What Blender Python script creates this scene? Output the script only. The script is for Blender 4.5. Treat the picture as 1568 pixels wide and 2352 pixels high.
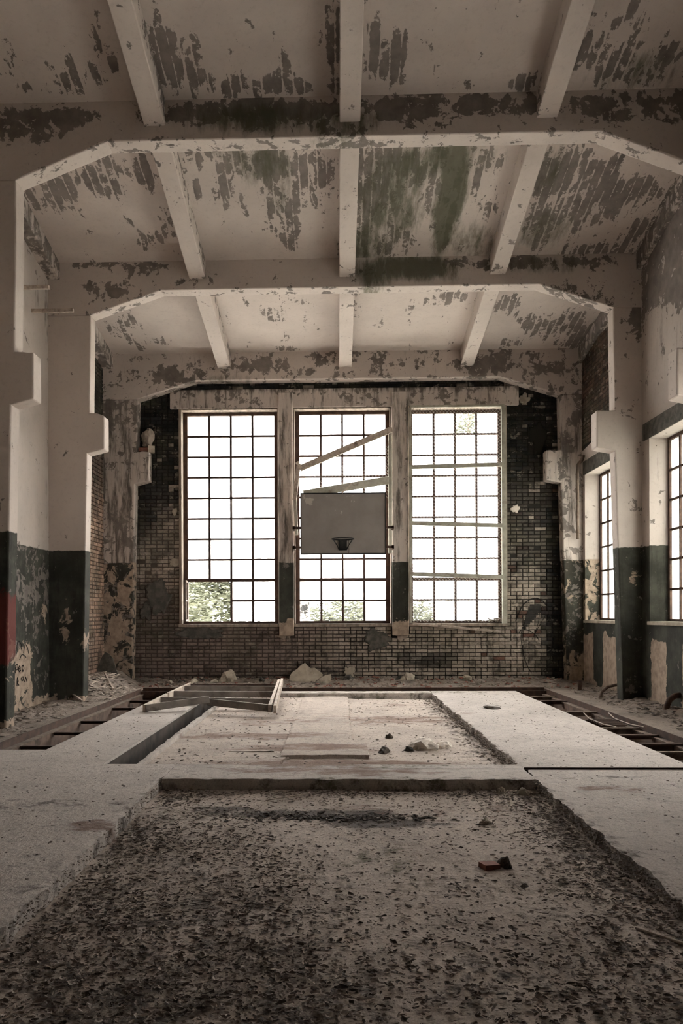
import bpy, bmesh, math, random
from mathutils import Vector, Matrix, noise as mnoise

R = random.Random(7)
scene = bpy.context.scene
for o in list(bpy.data.objects):
    bpy.data.objects.remove(o)
COL = scene.collection

# ------------------------------------------------------------------ camera
cam_d = bpy.data.cameras.new('camera')
cam = bpy.data.objects.new('camera', cam_d)
COL.objects.link(cam)
cam_d.sensor_fit = 'VERTICAL'
cam_d.sensor_height = 36.0
cam_d.lens = 36.0 * 1750 / 2352
cam_d.shift_x = (784 - 726) / 2352
cam_d.shift_y = (1412 - 1176) / 2352
cam_d.clip_start = 0.05
cam_d.clip_end = 300
cam.matrix_world = (Matrix.Translation((0, 0, 1.5)) @ Matrix.Rotation(0.028, 4, 'Z')
                    @ Matrix.Rotation(math.pi / 2, 4, 'X') @ Matrix.Rotation(-0.004, 4, 'Z'))
scene.camera = cam

# ------------------------------------------------------------------ overcast sky
world = bpy.data.worlds.new('overcast')
scene.world = world
world.use_nodes = True
bg = world.node_tree.nodes['Background']
bg.inputs['Color'].default_value = (1.0, 0.975, 0.965, 1)
bg.inputs['Strength'].default_value = 1.0

# ------------------------------------------------------------------ exposure
vs = scene.view_settings
vs.view_transform = 'Standard'
vs.look = 'None'
vs.gamma = 1
vs.use_curve_mapping = False
vs.exposure = 4.68
scene.display_settings.display_device = 'sRGB'
cy = scene.cycles
cy.use_denoising = True
cy.max_bounces = 7
cy.diffuse_bounces = 5
cy.glossy_bounces = 2
cy.transmission_bounces = 4
cy.transparent_max_bounces = 8
cy.use_adaptive_sampling = True
cy.adaptive_threshold = 0.04
cy.adaptive_min_samples = 16
cy.sample_clamp_indirect = 6.0
cy.caustics_reflective = False
cy.caustics_refractive = False


def portal(name, loc, rot, sx, sy):
    d = bpy.data.lights.new(name, 'AREA')
    d.shape = 'RECTANGLE'
    d.size = sx
    d.size_y = sy
    d.cycles.is_portal = True
    o = bpy.data.objects.new(name, d)
    o.location = loc
    o.rotation_euler = rot
    COL.objects.link(o)


# key dimensions (metres)
FR = [6.87, 9.95, 13.0, 16.1]          # front faces of the portal frames
FT = 0.28                               # frame thickness
XL, XR = -4.97, 5.14                    # inner wall faces
YB = 16.42                              # brick face of the back wall
ZC = [8.94, 8.27, 7.58, 7.06]           # slab underside at the frames
ZBM = [8.60, 7.93, 7.26, 6.72]          # beam underside
ZG = [8.40, 7.745, 7.085, 6.485]        # girder underside
ZH = [7.90, 7.26, 6.67, 6.10]           # foot of the haunch
BACK_WINDOWS = [(-3.39, -1.25), (-0.94, 1.17), (1.52, 3.60)]
WZ0, WZ1 = 1.31, 5.96
SIDE_WINDOWS = [(7.45, 9.65), (10.45, 12.70), (13.55, 15.97)]
SZ0, SZ1 = 1.37, 4.38
for i, (a, b) in enumerate(BACK_WINDOWS):
    portal('sky_portal_back_%d' % i, ((a + b) / 2, 16.72, (WZ0 + WZ1) / 2), (-math.pi / 2, 0, 0), b - a, WZ1 - WZ0)
for i, (a, b) in enumerate(SIDE_WINDOWS):
    portal('sky_portal_side_%d' % i, (5.56, (a + b) / 2, (SZ0 + SZ1) / 2), (0, math.pi / 2, 0), SZ1 - SZ0, b - a)


# ================================================================== helpers
def sstep(a, b, x):
    t = max(0.0, min(1.0, (x - a) / (b - a)))
    return t * t * (3 - 2 * t)


def nz(x, y, z=0.0):
    return mnoise.noise(Vector((x, y, z)))


def blobs(lst, x, y):
    v = 0.0
    for bx, by, rx, ry, a in lst:
        d = ((x - bx) / rx) ** 2 + ((y - by) / ry) ** 2
        if d < 6:
            v = max(v, a * math.exp(-0.55 * d ** 1.5))
    return v


class MB:
    def __init__(self):
        self.v = []
        self.f = []

    def add(self, vs, fs):
        n = len(self.v)
        self.v.extend(vs)
        self.f.extend([tuple(i + n for i in q) for q in fs])

    def box(self, x0, x1, y0, y1, z0, z1):
        self.add([(x0, y0, z0), (x1, y0, z0), (x1, y1, z0), (x0, y1, z0), (x0, y0, z1), (x1, y0, z1), (x1, y1, z1), (x0, y1, z1)],
                 [(0, 3, 2, 1), (4, 5, 6, 7), (0, 1, 5, 4), (1, 2, 6, 5), (2, 3, 7, 6), (3, 0, 4, 7)])
        return self

    def gbox(self, x0, x1, y0, y1, z0, z1, s=0.12, fn=None, su=None):
        """box whose six faces are grids; fn maps each point"""
        sx, sy, sz = su or (s, s, s)
        nx = max(1, round((x1 - x0) / sx))
        ny = max(1, round((y1 - y0) / sy))
        nzz = max(1, round((z1 - z0) / sz))
        idx = {}

        def vid(i, j, k):
            key = (i, j, k)
            if key not in idx:
                p = (x0 + (x1 - x0) * i / nx, y0 + (y1 - y0) * j / ny, z0 + (z1 - z0) * k / nzz)
                idx[key] = len(self.v)
                self.v.append(fn(*p) if fn else p)
            return idx[key]
        for i in range(nx):
            for j in range(ny):
                for k, fl in ((0, 1), (nzz, 0)):
                    q = (vid(i, j, k), vid(i + 1, j, k), vid(i + 1, j + 1, k), vid(i, j + 1, k))
                    self.f.append(q[::-1] if fl else q)
        for i in range(nx):
            for k in range(nzz):
                for j, fl in ((0, 0), (ny, 1)):
                    q = (vid(i, j, k), vid(i + 1, j, k), vid(i + 1, j, k + 1), vid(i, j, k + 1))
                    self.f.append(q[::-1] if fl else q)
        for j in range(ny):
            for k in range(nzz):
                for i, fl in ((0, 1), (nx, 0)):
                    q = (vid(i, j, k), vid(i, j + 1, k), vid(i, j + 1, k + 1), vid(i, j, k + 1))
                    self.f.append(q[::-1] if fl else q)
        return self

    def bar(self, a, b, w, h, roll=0.0):
        """rectangular bar from a to b: w across, h up"""
        a, b = Vector(a), Vector(b)
        d = (b - a).normalized()
        up = Vector((0, 0, 1)) if abs(d.z) < 0.93 else Vector((0, 1, 0))
        s = d.cross(up).normalized()
        u = s.cross(d).normalized()
        if roll:
            m = Matrix.Rotation(roll, 3, d)
            s, u = m @ s, m @ u
        vs_ = []
        for p in (a, b):
            for i, j in ((-1, -1), (1, -1), (1, 1), (-1, 1)):
                vs_.append(tuple(p + s * (w / 2 * i) + u * (h / 2 * j)))
        self.add(vs_, [(0, 1, 2, 3), (7, 6, 5, 4), (0, 4, 5, 1), (1, 5, 6, 2), (2, 6, 7, 3), (3, 7, 4, 0)])
        return self

    def tube(self, pts, r, n=8, closed=False):
        pts = [Vector(p) for p in pts]
        m = len(pts)
        rs = r if isinstance(r, (list, tuple)) else [r] * m
        base = len(self.v)
        prev = None
        for i, p in enumerate(pts):
            if closed:
                d = (pts[(i + 1) % m] - pts[i - 1]).normalized()
            else:
                d = (pts[min(i + 1, m - 1)] - pts[max(i - 1, 0)]).normalized()
            if prev is None:
                up = Vector((0, 0, 1)) if abs(d.z) < 0.9 else Vector((1, 0, 0))
                s = d.cross(up).normalized()
            else:
                s = (prev - d * prev.dot(d)).normalized()
            prev = s
            u = d.cross(s)
            for k in range(n):
                t = 2 * math.pi * k / n
                self.v.append(tuple(p + (s * math.cos(t) + u * math.sin(t)) * rs[i]))
        for i in range(m if closed else m - 1):
            j = (i + 1) % m
            for k in range(n):
                l = (k + 1) % n
                self.f.append((base + i * n + k, base + i * n + l, base + j * n + l, base + j * n + k))
        if not closed:
            self.f.append(tuple(base + k for k in range(n))[::-1])
            self.f.append(tuple(base + (m - 1) * n + k for k in range(n)))
        return self

    def mesh(self, name, mat, smooth=False):
        me = bpy.data.meshes.new(name)
        me.from_pydata(self.v, [], self.f)
        if mat:
            me.materials.append(mat)
        if smooth:
            for p in me.polygons:
                p.use_smooth = True
        me.update()
        return me

    def build(self, name, mat, parent=None, smooth=False, bevel=0):
        o = bpy.data.objects.new(name, self.mesh(name, mat, smooth))
        COL.objects.link(o)
        if parent:
            o.parent = parent
        if bevel:
            m = o.modifiers.new('bevel', 'BEVEL')
            m.width = bevel
            m.segments = 2
            m.limit_method = 'ANGLE'
            m.angle_limit = math.radians(50)
        return o


def recalc(o):
    bm = bmesh.new()
    bm.from_mesh(o.data)
    bmesh.ops.recalc_face_normals(bm, faces=bm.faces)
    bm.to_mesh(o.data)
    bm.free()
    return o


def attr(o, name, fn):
    a = o.data.attributes.new(name, 'FLOAT', 'POINT')
    a.data.foreach_set('value', [fn(*v.co) for v in o.data.vertices])
    return o


def inst(name, me, parent=None, loc=(0, 0, 0), rot=(0, 0, 0), scale=(1, 1, 1)):
    o = bpy.data.objects.new(name, me)
    o.location = loc
    o.rotation_euler = rot
    o.scale = scale
    COL.objects.link(o)
    if parent:
        o.parent = parent
    return o


def tag(o, label=None, cat=None, group=None, kind=None):
    if label:
        o['label'] = label
    if cat:
        o['category'] = cat
    if group:
        o['group'] = group
    if kind:
        o['kind'] = kind
    return o


def empty(name, loc=(0, 0, 0), rot=(0, 0, 0)):
    o = bpy.data.objects.new(name, None)
    o.empty_display_size = 0.2
    o.location = loc
    o.rotation_euler = rot
    COL.objects.link(o)
    return o


# ================================================================== materials
class NT:
    def __init__(self, name):
        self.mat = bpy.data.materials.new(name)
        self.mat.use_nodes = True
        self.t = self.mat.node_tree
        self.t.nodes.clear()
        self.out = self.t.nodes.new('ShaderNodeOutputMaterial')

    def n(self, typ, **kw):
        nd = self.t.nodes.new(typ)
        for k, v in kw.items():
            setattr(nd, k, v)
        return nd

    def put(self, sock, val):
        if hasattr(val, 'is_output') or isinstance(val, bpy.types.NodeSocket):
            self.t.links.new(val, sock)
        elif val is not None:
            if sock.type == 'RGBA' and len(val) == 3:
                val = (*val, 1)
            sock.default_value = val

    def math(self, op, a, b=None, c=None, clamp=False):
        nd = self.n('ShaderNodeMath', operation=op, use_clamp=clamp)
        self.put(nd.inputs[0], a)
        if b is not None:
            self.put(nd.inputs[1], b)
        if c is not None:
            self.put(nd.inputs[2], c)
        return nd.outputs[0]

    def pos(self):
        return self.n('ShaderNodeNewGeometry').outputs['Position']

    def vmul(self, v, s):
        nd = self.n('ShaderNodeVectorMath', operation='MULTIPLY')
        self.put(nd.inputs[0], v)
        nd.inputs[1].default_value = s
        return nd.outputs[0]

    def sep(self, v):
        nd = self.n('ShaderNodeSeparateXYZ')
        self.put(nd.inputs[0], v)
        return nd.outputs

    def noise(self, v, scale, detail=5, rough=0.6, dist=0.0):
        nd = self.n('ShaderNodeTexNoise')
        self.put(nd.inputs['Vector'], v)
        nd.inputs['Scale'].default_value = scale
        nd.inputs['Detail'].default_value = min(detail, 5)
        nd.inputs['Roughness'].default_value = rough
        nd.inputs['Distortion'].default_value = dist
        return nd.outputs['Fac']

    def white(self, w):
        nd = self.n('ShaderNodeTexWhiteNoise', noise_dimensions='1D')
        self.put(nd.inputs['W'], w)
        return nd.outputs['Value']

    def attr(self, name):
        return self.n('ShaderNodeAttribute', attribute_name=name).outputs['Fac']

    def ramp(self, x, a, b):
        nd = self.n('ShaderNodeMapRange', interpolation_type='SMOOTHSTEP')
        self.put(nd.inputs['Value'], x)
        nd.inputs['From Min'].default_value = a
        nd.inputs['From Max'].default_value = b
        return nd.outputs['Result']

    def mix(self, f, a, b, mode='MIX'):
        nd = self.n('ShaderNodeMix', data_type='RGBA', blend_type=mode)
        self.put(nd.inputs[0], f)
        self.put(nd.inputs[6], a)
        self.put(nd.inputs[7], b)
        return nd.outputs[2]

    def scale(self, col, f):
        """multiply a colour by a grey value"""
        cmb = self.n('ShaderNodeCombineColor')
        for i in range(3):
            self.put(cmb.inputs[i], f)
        return self.mix(1.0, col, cmb.outputs[0], 'MULTIPLY')

    def finish(self, col, rough=0.9, bump=None, bstr=0.3, bdist=0.02, spec=0.14, metal=0.0):
        p = self.n('ShaderNodeBsdfPrincipled')
        self.put(p.inputs['Base Color'], col)
        self.put(p.inputs['Roughness'], rough)
        p.inputs['Specular IOR Level'].default_value = spec
        p.inputs['Metallic'].default_value = metal
        if bump is not None:
            b = self.n('ShaderNodeBump')
            b.inputs['Strength'].default_value = bstr
            b.inputs['Distance'].default_value = bdist
            self.put(b.inputs['Height'], bump)
            self.t.links.new(b.outputs[0], p.inputs['Normal'])
        self.t.links.new(p.outputs[0], self.out.inputs[0])
        return self.mat


CREAM = (0.57, 0.498, 0.452)
SUB = (0.128, 0.110, 0.099)


def plaster(name, cream=CREAM, sub=SUB, boards=False, dado=False, red=False):
    t = NT(name)
    P = t.pos()
    xyz = t.sep(P)
    big = t.noise(P, 0.7, 4, 0.6)
    fine = t.noise(P, 14, 6, 0.7)
    c = t.mix(t.ramp(big, 0.35, 0.7), cream, tuple(v * 0.84 for v in cream))
    c = t.mix(t.math('MULTIPLY', t.ramp(fine, 0.5, 0.75), 0.22), c, (0.24, 0.20, 0.17))
    # dado paint
    if dado:
        wob = t.math('MULTIPLY_ADD', t.noise(P, 9, 3), 0.05, xyz[2])
        dm = t.ramp(wob, 2.655, 2.635)
        dn = t.noise(P, 2.5, 6, 0.65)
        gcol = t.mix(t.ramp(dn, 0.35, 0.7), (0.033, 0.032, 0.026), (0.066, 0.066, 0.053))
        vst = t.ramp(t.noise(t.vmul(P, (14, 14, 1.2)), 1.0, 7, 0.75), 0.48, 0.7)
        gcol = t.mix(t.math('MULTIPLY', vst, 0.6), gcol, (0.022, 0.021, 0.018))
        fl = t.ramp(t.noise(P, 16, 6, 0.75), 0.63, 0.70)
        gcol = t.mix(t.math('MULTIPLY', fl, 0.5), gcol, (0.17, 0.155, 0.13))
        c = t.mix(dm, c, gcol)
    # grime streaks running down
    st = t.noise(t.vmul(P, (5.0, 5.0, 0.7)), 1.6, 7, 0.7)
    g = t.math('MULTIPLY', t.ramp(t.math('ADD', st, t.math('MULTIPLY', t.attr('grime'), 0.62)), 0.70, 0.92), 0.86)
    c = t.mix(g, c, (0.055, 0.047, 0.038))
    # flaked-off paint
    if boards:
        bx = t.math('DIVIDE', xyz[0], 0.135)
        bi = t.math('FLOOR', bx)
        wn = t.white(bi)
        fr = t.math('FRACT', bx)
        edge = t.ramp(t.math('ABSOLUTE', t.math('SUBTRACT', fr, 0.5)), 0.34, 0.49)
        Pv = t.n('ShaderNodeVectorMath', operation='MULTIPLY_ADD')
        t.put(Pv.inputs[0], P)
        Pv.inputs[1].default_value = (1.0, 0.5, 1.0)
        cb = t.n('ShaderNodeCombineXYZ')
        t.put(cb.inputs[1], t.math('MULTIPLY', wn, 0.25))
        t.put(Pv.inputs[2], cb.outputs[0])
        n1 = t.noise(Pv.outputs[0], 3.6, 8, 0.64, 0.6)
        n1 = t.math('ADD', n1, t.math('MULTIPLY_ADD', wn, 0.10, -0.05))
        n1 = t.math('SUBTRACT', n1, t.math('MULTIPLY', edge, 0.12))
    else:
        n1 = t.noise(P, 4.5, 7, 0.62, 0.5)
    n1 = t.math('MULTIPLY_ADD', t.math('SUBTRACT', t.noise(P, 13, 5, 0.7), 0.5), 0.42, n1)
    n1 = t.math('MULTIPLY_ADD', n1, 1.55, -0.275)
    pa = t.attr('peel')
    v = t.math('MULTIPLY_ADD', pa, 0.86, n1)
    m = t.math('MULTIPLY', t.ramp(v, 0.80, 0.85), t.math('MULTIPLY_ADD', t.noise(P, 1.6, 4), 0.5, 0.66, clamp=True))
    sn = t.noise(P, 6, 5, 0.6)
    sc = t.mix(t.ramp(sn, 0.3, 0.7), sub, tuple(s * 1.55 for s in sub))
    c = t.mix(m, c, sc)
    if dado:   # bare plaster showing where the dado paint fell off
        pv = t.math('MULTIPLY_ADD', t.attr('bare'), 0.8, t.noise(P, 3.4, 7, 0.66, 0.8))
        bm_ = t.math('MULTIPLY', t.ramp(pv, 0.80, 0.84), t.ramp(xyz[2], 2.66, 2.60))
        bc = t.mix(t.ramp(t.noise(P, 9, 5), 0.35, 0.7), (0.40, 0.31, 0.24), (0.24, 0.185, 0.145))
        c = t.mix(bm_, c, bc)
    # moss and algae
    ms = t.noise(t.vmul(P, (3.4, 0.8, 1.0)), 1.9, 8, 0.7)
    mm = t.math('MULTIPLY', t.ramp(t.math('MULTIPLY_ADD', t.attr('moss'), 0.85, ms), 0.68, 1.08), 0.92)
    c = t.mix(mm, c, t.mix(t.noise(P, 5), (0.045, 0.05, 0.03), (0.13, 0.125, 0.085)))
    if red:
        d = t.n('ShaderNodeVectorMath', operation='DISTANCE')
        t.put(d.inputs[0], t.vmul(P, (0.6, 0.6, 1.0)))
        d.inputs[1].default_value = (-4.33 * 0.6, 10.0 * 0.6, 1.33)
        rm = t.ramp(t.math('MULTIPLY_ADD', t.noise(P, 4, 6, 0.7), 0.7, d.outputs['Value']), 0.86, 0.72)
        c = t.mix(t.math('MULTIPLY', rm, 0.85), c, (0.14, 0.034, 0.028))
    h = t.math('MULTIPLY', fine, 0.45)
    return t.finish(c, 0.88, h, 0.55, 0.012)


M_ceiling = plaster('limewashed_concrete_ceiling', boards=True)
M_frame = plaster('painted_concrete_frame', dado=True, red=True)
M_wall = plaster('painted_plaster_wall', cream=(0.50, 0.438, 0.395), dado=True)
M_beam = plaster('painted_concrete_beam', cream=(0.58, 0.507, 0.46))


def brick_mat():
    t = NT('sooty_brick')
    P = t.pos()
    oi = t.n('ShaderNodeObjectInfo')
    ca = t.n('ShaderNodeAttribute', attribute_name='bcol')
    c = t.mix(1.0, ca.outputs['Color'], oi.outputs['Color'], 'MULTIPLY')
    f = t.noise(P, 26, 8, 0.78)
    c = t.scale(c, t.math('MULTIPLY_ADD', f, 1.7, 0.15))
    s = t.ramp(t.noise(P, 2.6, 8, 0.7, 0.6), 0.46, 0.62)
    c = t.mix(t.math('MULTIPLY', s, 0.7), c, (0.036, 0.032, 0.024))
    ol = t.ramp(t.noise(P, 1.1, 6, 0.65), 0.46, 0.62)
    c = t.mix(t.math('MULTIPLY', ol, 0.35), c, (0.12, 0.11, 0.075))
    w = t.ramp(t.noise(t.vmul(P, (1, 1, 1.4)), 4.5, 7, 0.7, 0.2), 0.57, 0.64)
    c = t.mix(t.math('MULTIPLY', w, 0.45), c, (0.36, 0.31, 0.255))
    return t.finish(c, 0.92, f, 0.5, 0.01)


M_brick = brick_mat()


def simple(name, c1, c2, scale=6, rough=0.85, stretch=(1, 1, 1), bstr=0.3, spec=0.25, metal=0.0, dark=None, lo=0.35, hi=0.7):
    t = NT(name)
    P = t.n('ShaderNodeTexCoord').outputs['Object']
    V = t.vmul(P, stretch)
    a = t.noise(V, scale, 6, 0.65)
    c = t.mix(t.ramp(a, lo, hi), c1, c2)
    if dark:
        d = t.noise(V, scale * 0.45, 6, 0.7, 0.4)
        c = t.mix(t.math('MULTIPLY', t.ramp(d, 0.55, 0.68), 0.75), c, dark)
    return t.finish(c, rough, a, bstr, 0.01, spec, metal)


M_mortar = None


def mortar_mat():
    t = NT('old_lime_mortar')
    P = t.pos()
    x = t.sep(P)[0]
    n = t.noise(P, 1.3, 6, 0.7)
    dark = t.ramp(t.math('MULTIPLY_ADD', n, 2.6, x), -0.6, 2.2)
    a = t.mix(t.noise(P, 9, 5), (0.075, 0.058, 0.048), (0.12, 0.096, 0.08))
    c = t.mix(dark, a, (0.024, 0.021, 0.018))
    z = t.sep(P)[2]
    c = t.mix(t.ramp(t.math('MULTIPLY_ADD', n, 2.0, z), 4.2, 5.6), c, (0.02, 0.018, 0.015))
    return t.finish(c, 0.95)


M_mortar = mortar_mat()
M_concrete_old = simple('weathered_concrete', (0.34, 0.28, 0.23), (0.17, 0.14, 0.115), 3.5, stretch=(3, 3, .6), dark=(0.06, 0.052, 0.042))
M_rust = simple('rusty_steel', (0.055, 0.034, 0.026), (0.10, 0.058, 0.042), 9, 0.8)
M_rust_pale = simple('worn_steel_edge', (0.12, 0.085, 0.065), (0.22, 0.17, 0.135), 7, 0.75, dark=(0.05, 0.034, 0.028))
M_wood = simple('grey_weathered_wood', (0.50, 0.42, 0.36), (0.30, 0.245, 0.205), 5, stretch=(3, 3, 3), dark=(0.09, 0.065, 0.05))
M_wood_green = simple('green_painted_wood', (0.46, 0.44, 0.37), (0.30, 0.285, 0.235), 4, dark=(0.18, 0.14, 0.11))
M_wood_pale = simple('bleached_wood', (0.55, 0.47, 0.40), (0.36, 0.30, 0.25), 5, dark=(0.12, 0.09, 0.07))
M_sash = simple('grey_painted_timber', (0.25, 0.22, 0.195), (0.14, 0.12, 0.105), 4, dark=(0.08, 0.062, 0.05))
M_wire = simple('galvanised_wire', (0.42, 0.40, 0.37), (0.30, 0.28, 0.25), 20, 0.6)
M_black = simple('black_paint', (0.012, 0.012, 0.012), (0.024, 0.023, 0.022), 12, 0.8)
M_spray = simple('black_spray_paint', (0.022, 0.02, 0.018), (0.05, 0.044, 0.038), 14, 0.85)
M_chunk = simple('plaster_rubble', (0.44, 0.38, 0.31), (0.27, 0.235, 0.185), 4, dark=(0.10, 0.10, 0.075))
M_chunk_dark = simple('painted_plaster_shard', (0.062, 0.058, 0.05), (0.13, 0.118, 0.10), 9, dark=(0.03, 0.028, 0.024))
M_chunk_pale = simple('white_plaster_lump', (0.78, 0.71, 0.64), (0.62, 0.55, 0.48), 6)
M_redbrick = simple('loose_red_brick', (0.26, 0.11, 0.08), (0.16, 0.075, 0.058), 12)
M_trench = simple('trench_lining', (0.20, 0.135, 0.105), (0.10, 0.072, 0.058), 4, dark=(0.02, 0.017, 0.015))
M_trench_dark = simple('dark_trench_side', (0.075, 0.058, 0.048), (0.03, 0.024, 0.02), 4)  # darker brown than the other trench lining
M_litter = simple('pale_debris', (0.30, 0.25, 0.21), (0.15, 0.122, 0.10), 5)
M_litter_dark = simple('dark_debris', (0.055, 0.043, 0.034), (0.10, 0.078, 0.06), 5)
M_leaf = simple('dead_leaf', (0.19, 0.15, 0.125), (0.30, 0.245, 0.205), 18, 0.8)
M_leaf_b = simple('dark_dead_leaf', (0.095, 0.074, 0.062), (0.16, 0.128, 0.107), 18, 0.8)
M_leaf_c = simple('pale_dead_leaf', (0.36, 0.30, 0.26), (0.48, 0.41, 0.36), 18, 0.8)
M_paper = simple('white_flake', (0.60, 0.56, 0.50), (0.45, 0.41, 0.36), 10)
M_bark = simple('birch_bark', (0.30, 0.28, 0.25), (0.012, 0.011, 0.010), 5, stretch=(1, 1, 1.6), lo=0.47, hi=0.53)
M_trunk = simple('brown_bark', (0.12, 0.09, 0.065), (0.2, 0.16, 0.12), 8)
M_foliage = simple('summer_leaves', (0.072, 0.079, 0.050), (0.15, 0.155, 0.108), 3)
M_grass_bounce = simple('paled_bounce_grass', (0.46, 0.445, 0.37), (0.54, 0.52, 0.44), 2)  # ground colour raised to reflect skylight up onto the ceiling


def board_mat():
    t = NT('worn_grey_backboard_paint')
    P = t.n('ShaderNodeTexCoord').outputs['Object']
    a = t.noise(P, 3, 5, 0.6)
    c = t.mix(t.ramp(a, 0.35, 0.7), (0.29, 0.262, 0.248), (0.255, 0.229, 0.217))
    s = t.attr('scuff')
    m = t.ramp(t.math('MULTIPLY_ADD', s, 0.5, t.noise(P, 9, 5, 0.6, 0.3)), 0.88, 0.92)
    c = t.mix(m, c, (0.46, 0.41, 0.375))
    return t.finish(c, 0.75, a, 0.15, 0.005)


M_board = board_mat()


def glass(name, fac, col, clear=0.97):
    t = NT(name)
    tr = t.n('ShaderNodeBsdfTransparent')
    tr.inputs[0].default_value = (clear, clear * 1.005, clear, 1)
    tl = t.n('ShaderNodeBsdfTranslucent')
    P = t.n('ShaderNodeTexCoord').outputs['Object']
    nn = t.noise(P, 7, 6, 0.7)
    t.put(tl.inputs[0], t.mix(t.ramp(nn, 0.5, 0.8), col, tuple(v * 0.75 for v in col)))
    gl = t.n('ShaderNodeBsdfGlossy')
    gl.inputs[0].default_value = (0.5, 0.5, 0.5, 1)
    gl.inputs['Roughness'].default_value = 0.35
    mx = t.n('ShaderNodeMixShader')
    mx.inputs[0].default_value = fac
    t.t.links.new(tr.outputs[0], mx.inputs[1])
    t.t.links.new(tl.outputs[0], mx.inputs[2])
    m2 = t.n('ShaderNodeMixShader')
    m2.inputs[0].default_value = 0.02
    t.t.links.new(mx.outputs[0], m2.inputs[1])
    t.t.links.new(gl.outputs[0], m2.inputs[2])
    t.t.links.new(m2.outputs[0], t.out.inputs[0])
    return t.mat


M_frosted = glass('milky_dirty_glass', 0.36, (0.93, 0.93, 0.90))
M_side = glass('grimy_wired_glass', 0.52, (0.72, 0.74, 0.695), 0.72)
M_clear = glass('clear_glass', 0.006, (0.9, 0.9, 0.88))


def floor_mat(name, c1, c2, speck=0.55):
    t = NT(name)
    P = t.pos()
    a = t.noise(P, 1.1, 6, 0.65)
    b = t.noise(P, 9, 7, 0.7)
    d = t.noise(t.vmul(P, (1.0, 0.8, 1.0)), 28, 4, 0.7)
    c = t.mix(t.ramp(a, 0.35, 0.68), c1, c2)
    c = t.mix(t.math('MULTIPLY', t.ramp(b, 0.48, 0.72), 0.5), c, tuple(v * 0.55 for v in c2))
    c = t.mix(t.math('MULTIPLY', t.ramp(d, 0.56, 0.70), speck), c, (0.07, 0.057, 0.047))
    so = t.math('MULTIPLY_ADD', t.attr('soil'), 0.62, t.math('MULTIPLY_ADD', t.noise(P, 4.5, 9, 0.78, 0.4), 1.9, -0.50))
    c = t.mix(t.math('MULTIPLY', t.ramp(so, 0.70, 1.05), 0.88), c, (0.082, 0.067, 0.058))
    ru = t.math('MULTIPLY_ADD', t.attr('rust'), 0.75, t.math('MULTIPLY_ADD', t.noise(t.vmul(P, (0.8, 1.8, 1)), 3.4, 8, 0.75), 1.6, -0.3))
    c = t.mix(t.math('MULTIPLY', t.ramp(ru, 0.66, 1.06), 0.8), c, (0.15, 0.078, 0.053))
    mo = t.math('MULTIPLY_ADD', t.attr('moss'), 0.5, t.math('MULTIPLY_ADD', t.noise(P, 5, 9, 0.75, 0.3), 1.8, -0.4))
    c = t.mix(t.math('MULTIPLY', t.ramp(mo, 0.70, 1.0), 0.8), c, (0.105, 0.10, 0.06))
    gr = t.noise(P, 75, 3, 0.8)
    c = t.scale(c, t.math('MULTIPLY_ADD', gr, 1.1, 0.45))
    h = t.math('ADD', t.math('MULTIPLY', b, 0.5), t.math('MULTIPLY', d, 0.5))
    return t.finish(c, 0.93, h, 0.8, 0.02)


M_slab = floor_mat('dusty_concrete_slab', (0.55, 0.495, 0.46), (0.46, 0.412, 0.38), 0.5)
M_pit = floor_mat('dirty_screed', (0.53, 0.455, 0.40), (0.43, 0.365, 0.32), 0.6)
M_soil = floor_mat('dusty_earth', (0.27, 0.225, 0.19), (0.19, 0.155, 0.13), 0.7)

# ================================================================== FLOOR
floor = tag(empty('floor'), 'broken concrete floor with sunken bays and open service trenches', 'floor', kind='structure')


def rag(x, y, amp=0.02):
    return amp * (0.8 * nz(x * 2.1, y * 2.1, 1.3) + 0.6 * nz(x * 6, y * 6, 4.1) + 0.45 * nz(x * 15, y * 15, 7.7))


def slab(name, x0, x1, y0, y1, z0, z1, mat, rough_x0=0, rough_x1=0, rough_y0=0, rough_y1=0, s=0.1, bump=0.0):
    def fn(x, y, z):
        xx, yy, zz = x, y, z
        if z > z1 - 0.13 and not (z <= z0):
            if rough_x0 and x - x0 < 1e-4:
                xx += rag(x, y, rough_x0) + (0.012 if z < z1 - 1e-4 else 0)
                zz -= abs(rag(y, x + 9, 0.02)) if z >= z1 - 1e-4 else 0
            if rough_x1 and x1 - x < 1e-4:
                xx += rag(x, y, rough_x1)
                zz -= abs(rag(y, x + 9, 0.02)) if z >= z1 - 1e-4 else 0
            if rough_y0 and y - y0 < 1e-4:
                yy += rag(x, y, rough_y0)
                zz -= abs(rag(y, x + 9, 0.015)) if z >= z1 - 1e-4 else 0
            if rough_y1 and y1 - y < 1e-4:
                yy += rag(x, y, rough_y1)
        if bump and z >= z1 - 1e-4:
            zz += bump * nz(x * 1.7, y * 1.7, 2.0) + 0.4 * bump * nz(x * 6, y * 6, 5.0)
        return (xx, yy, zz)
    m = MB()
    sx = min(s, max(0.03, (x1 - x0) / 3))
    m.gbox(x0, x1, y0, y1, z0, z1, su=(sx, s, max(0.04, (z1 - z0) / 4)), fn=fn)
    return m.build(name, mat, floor)


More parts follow.
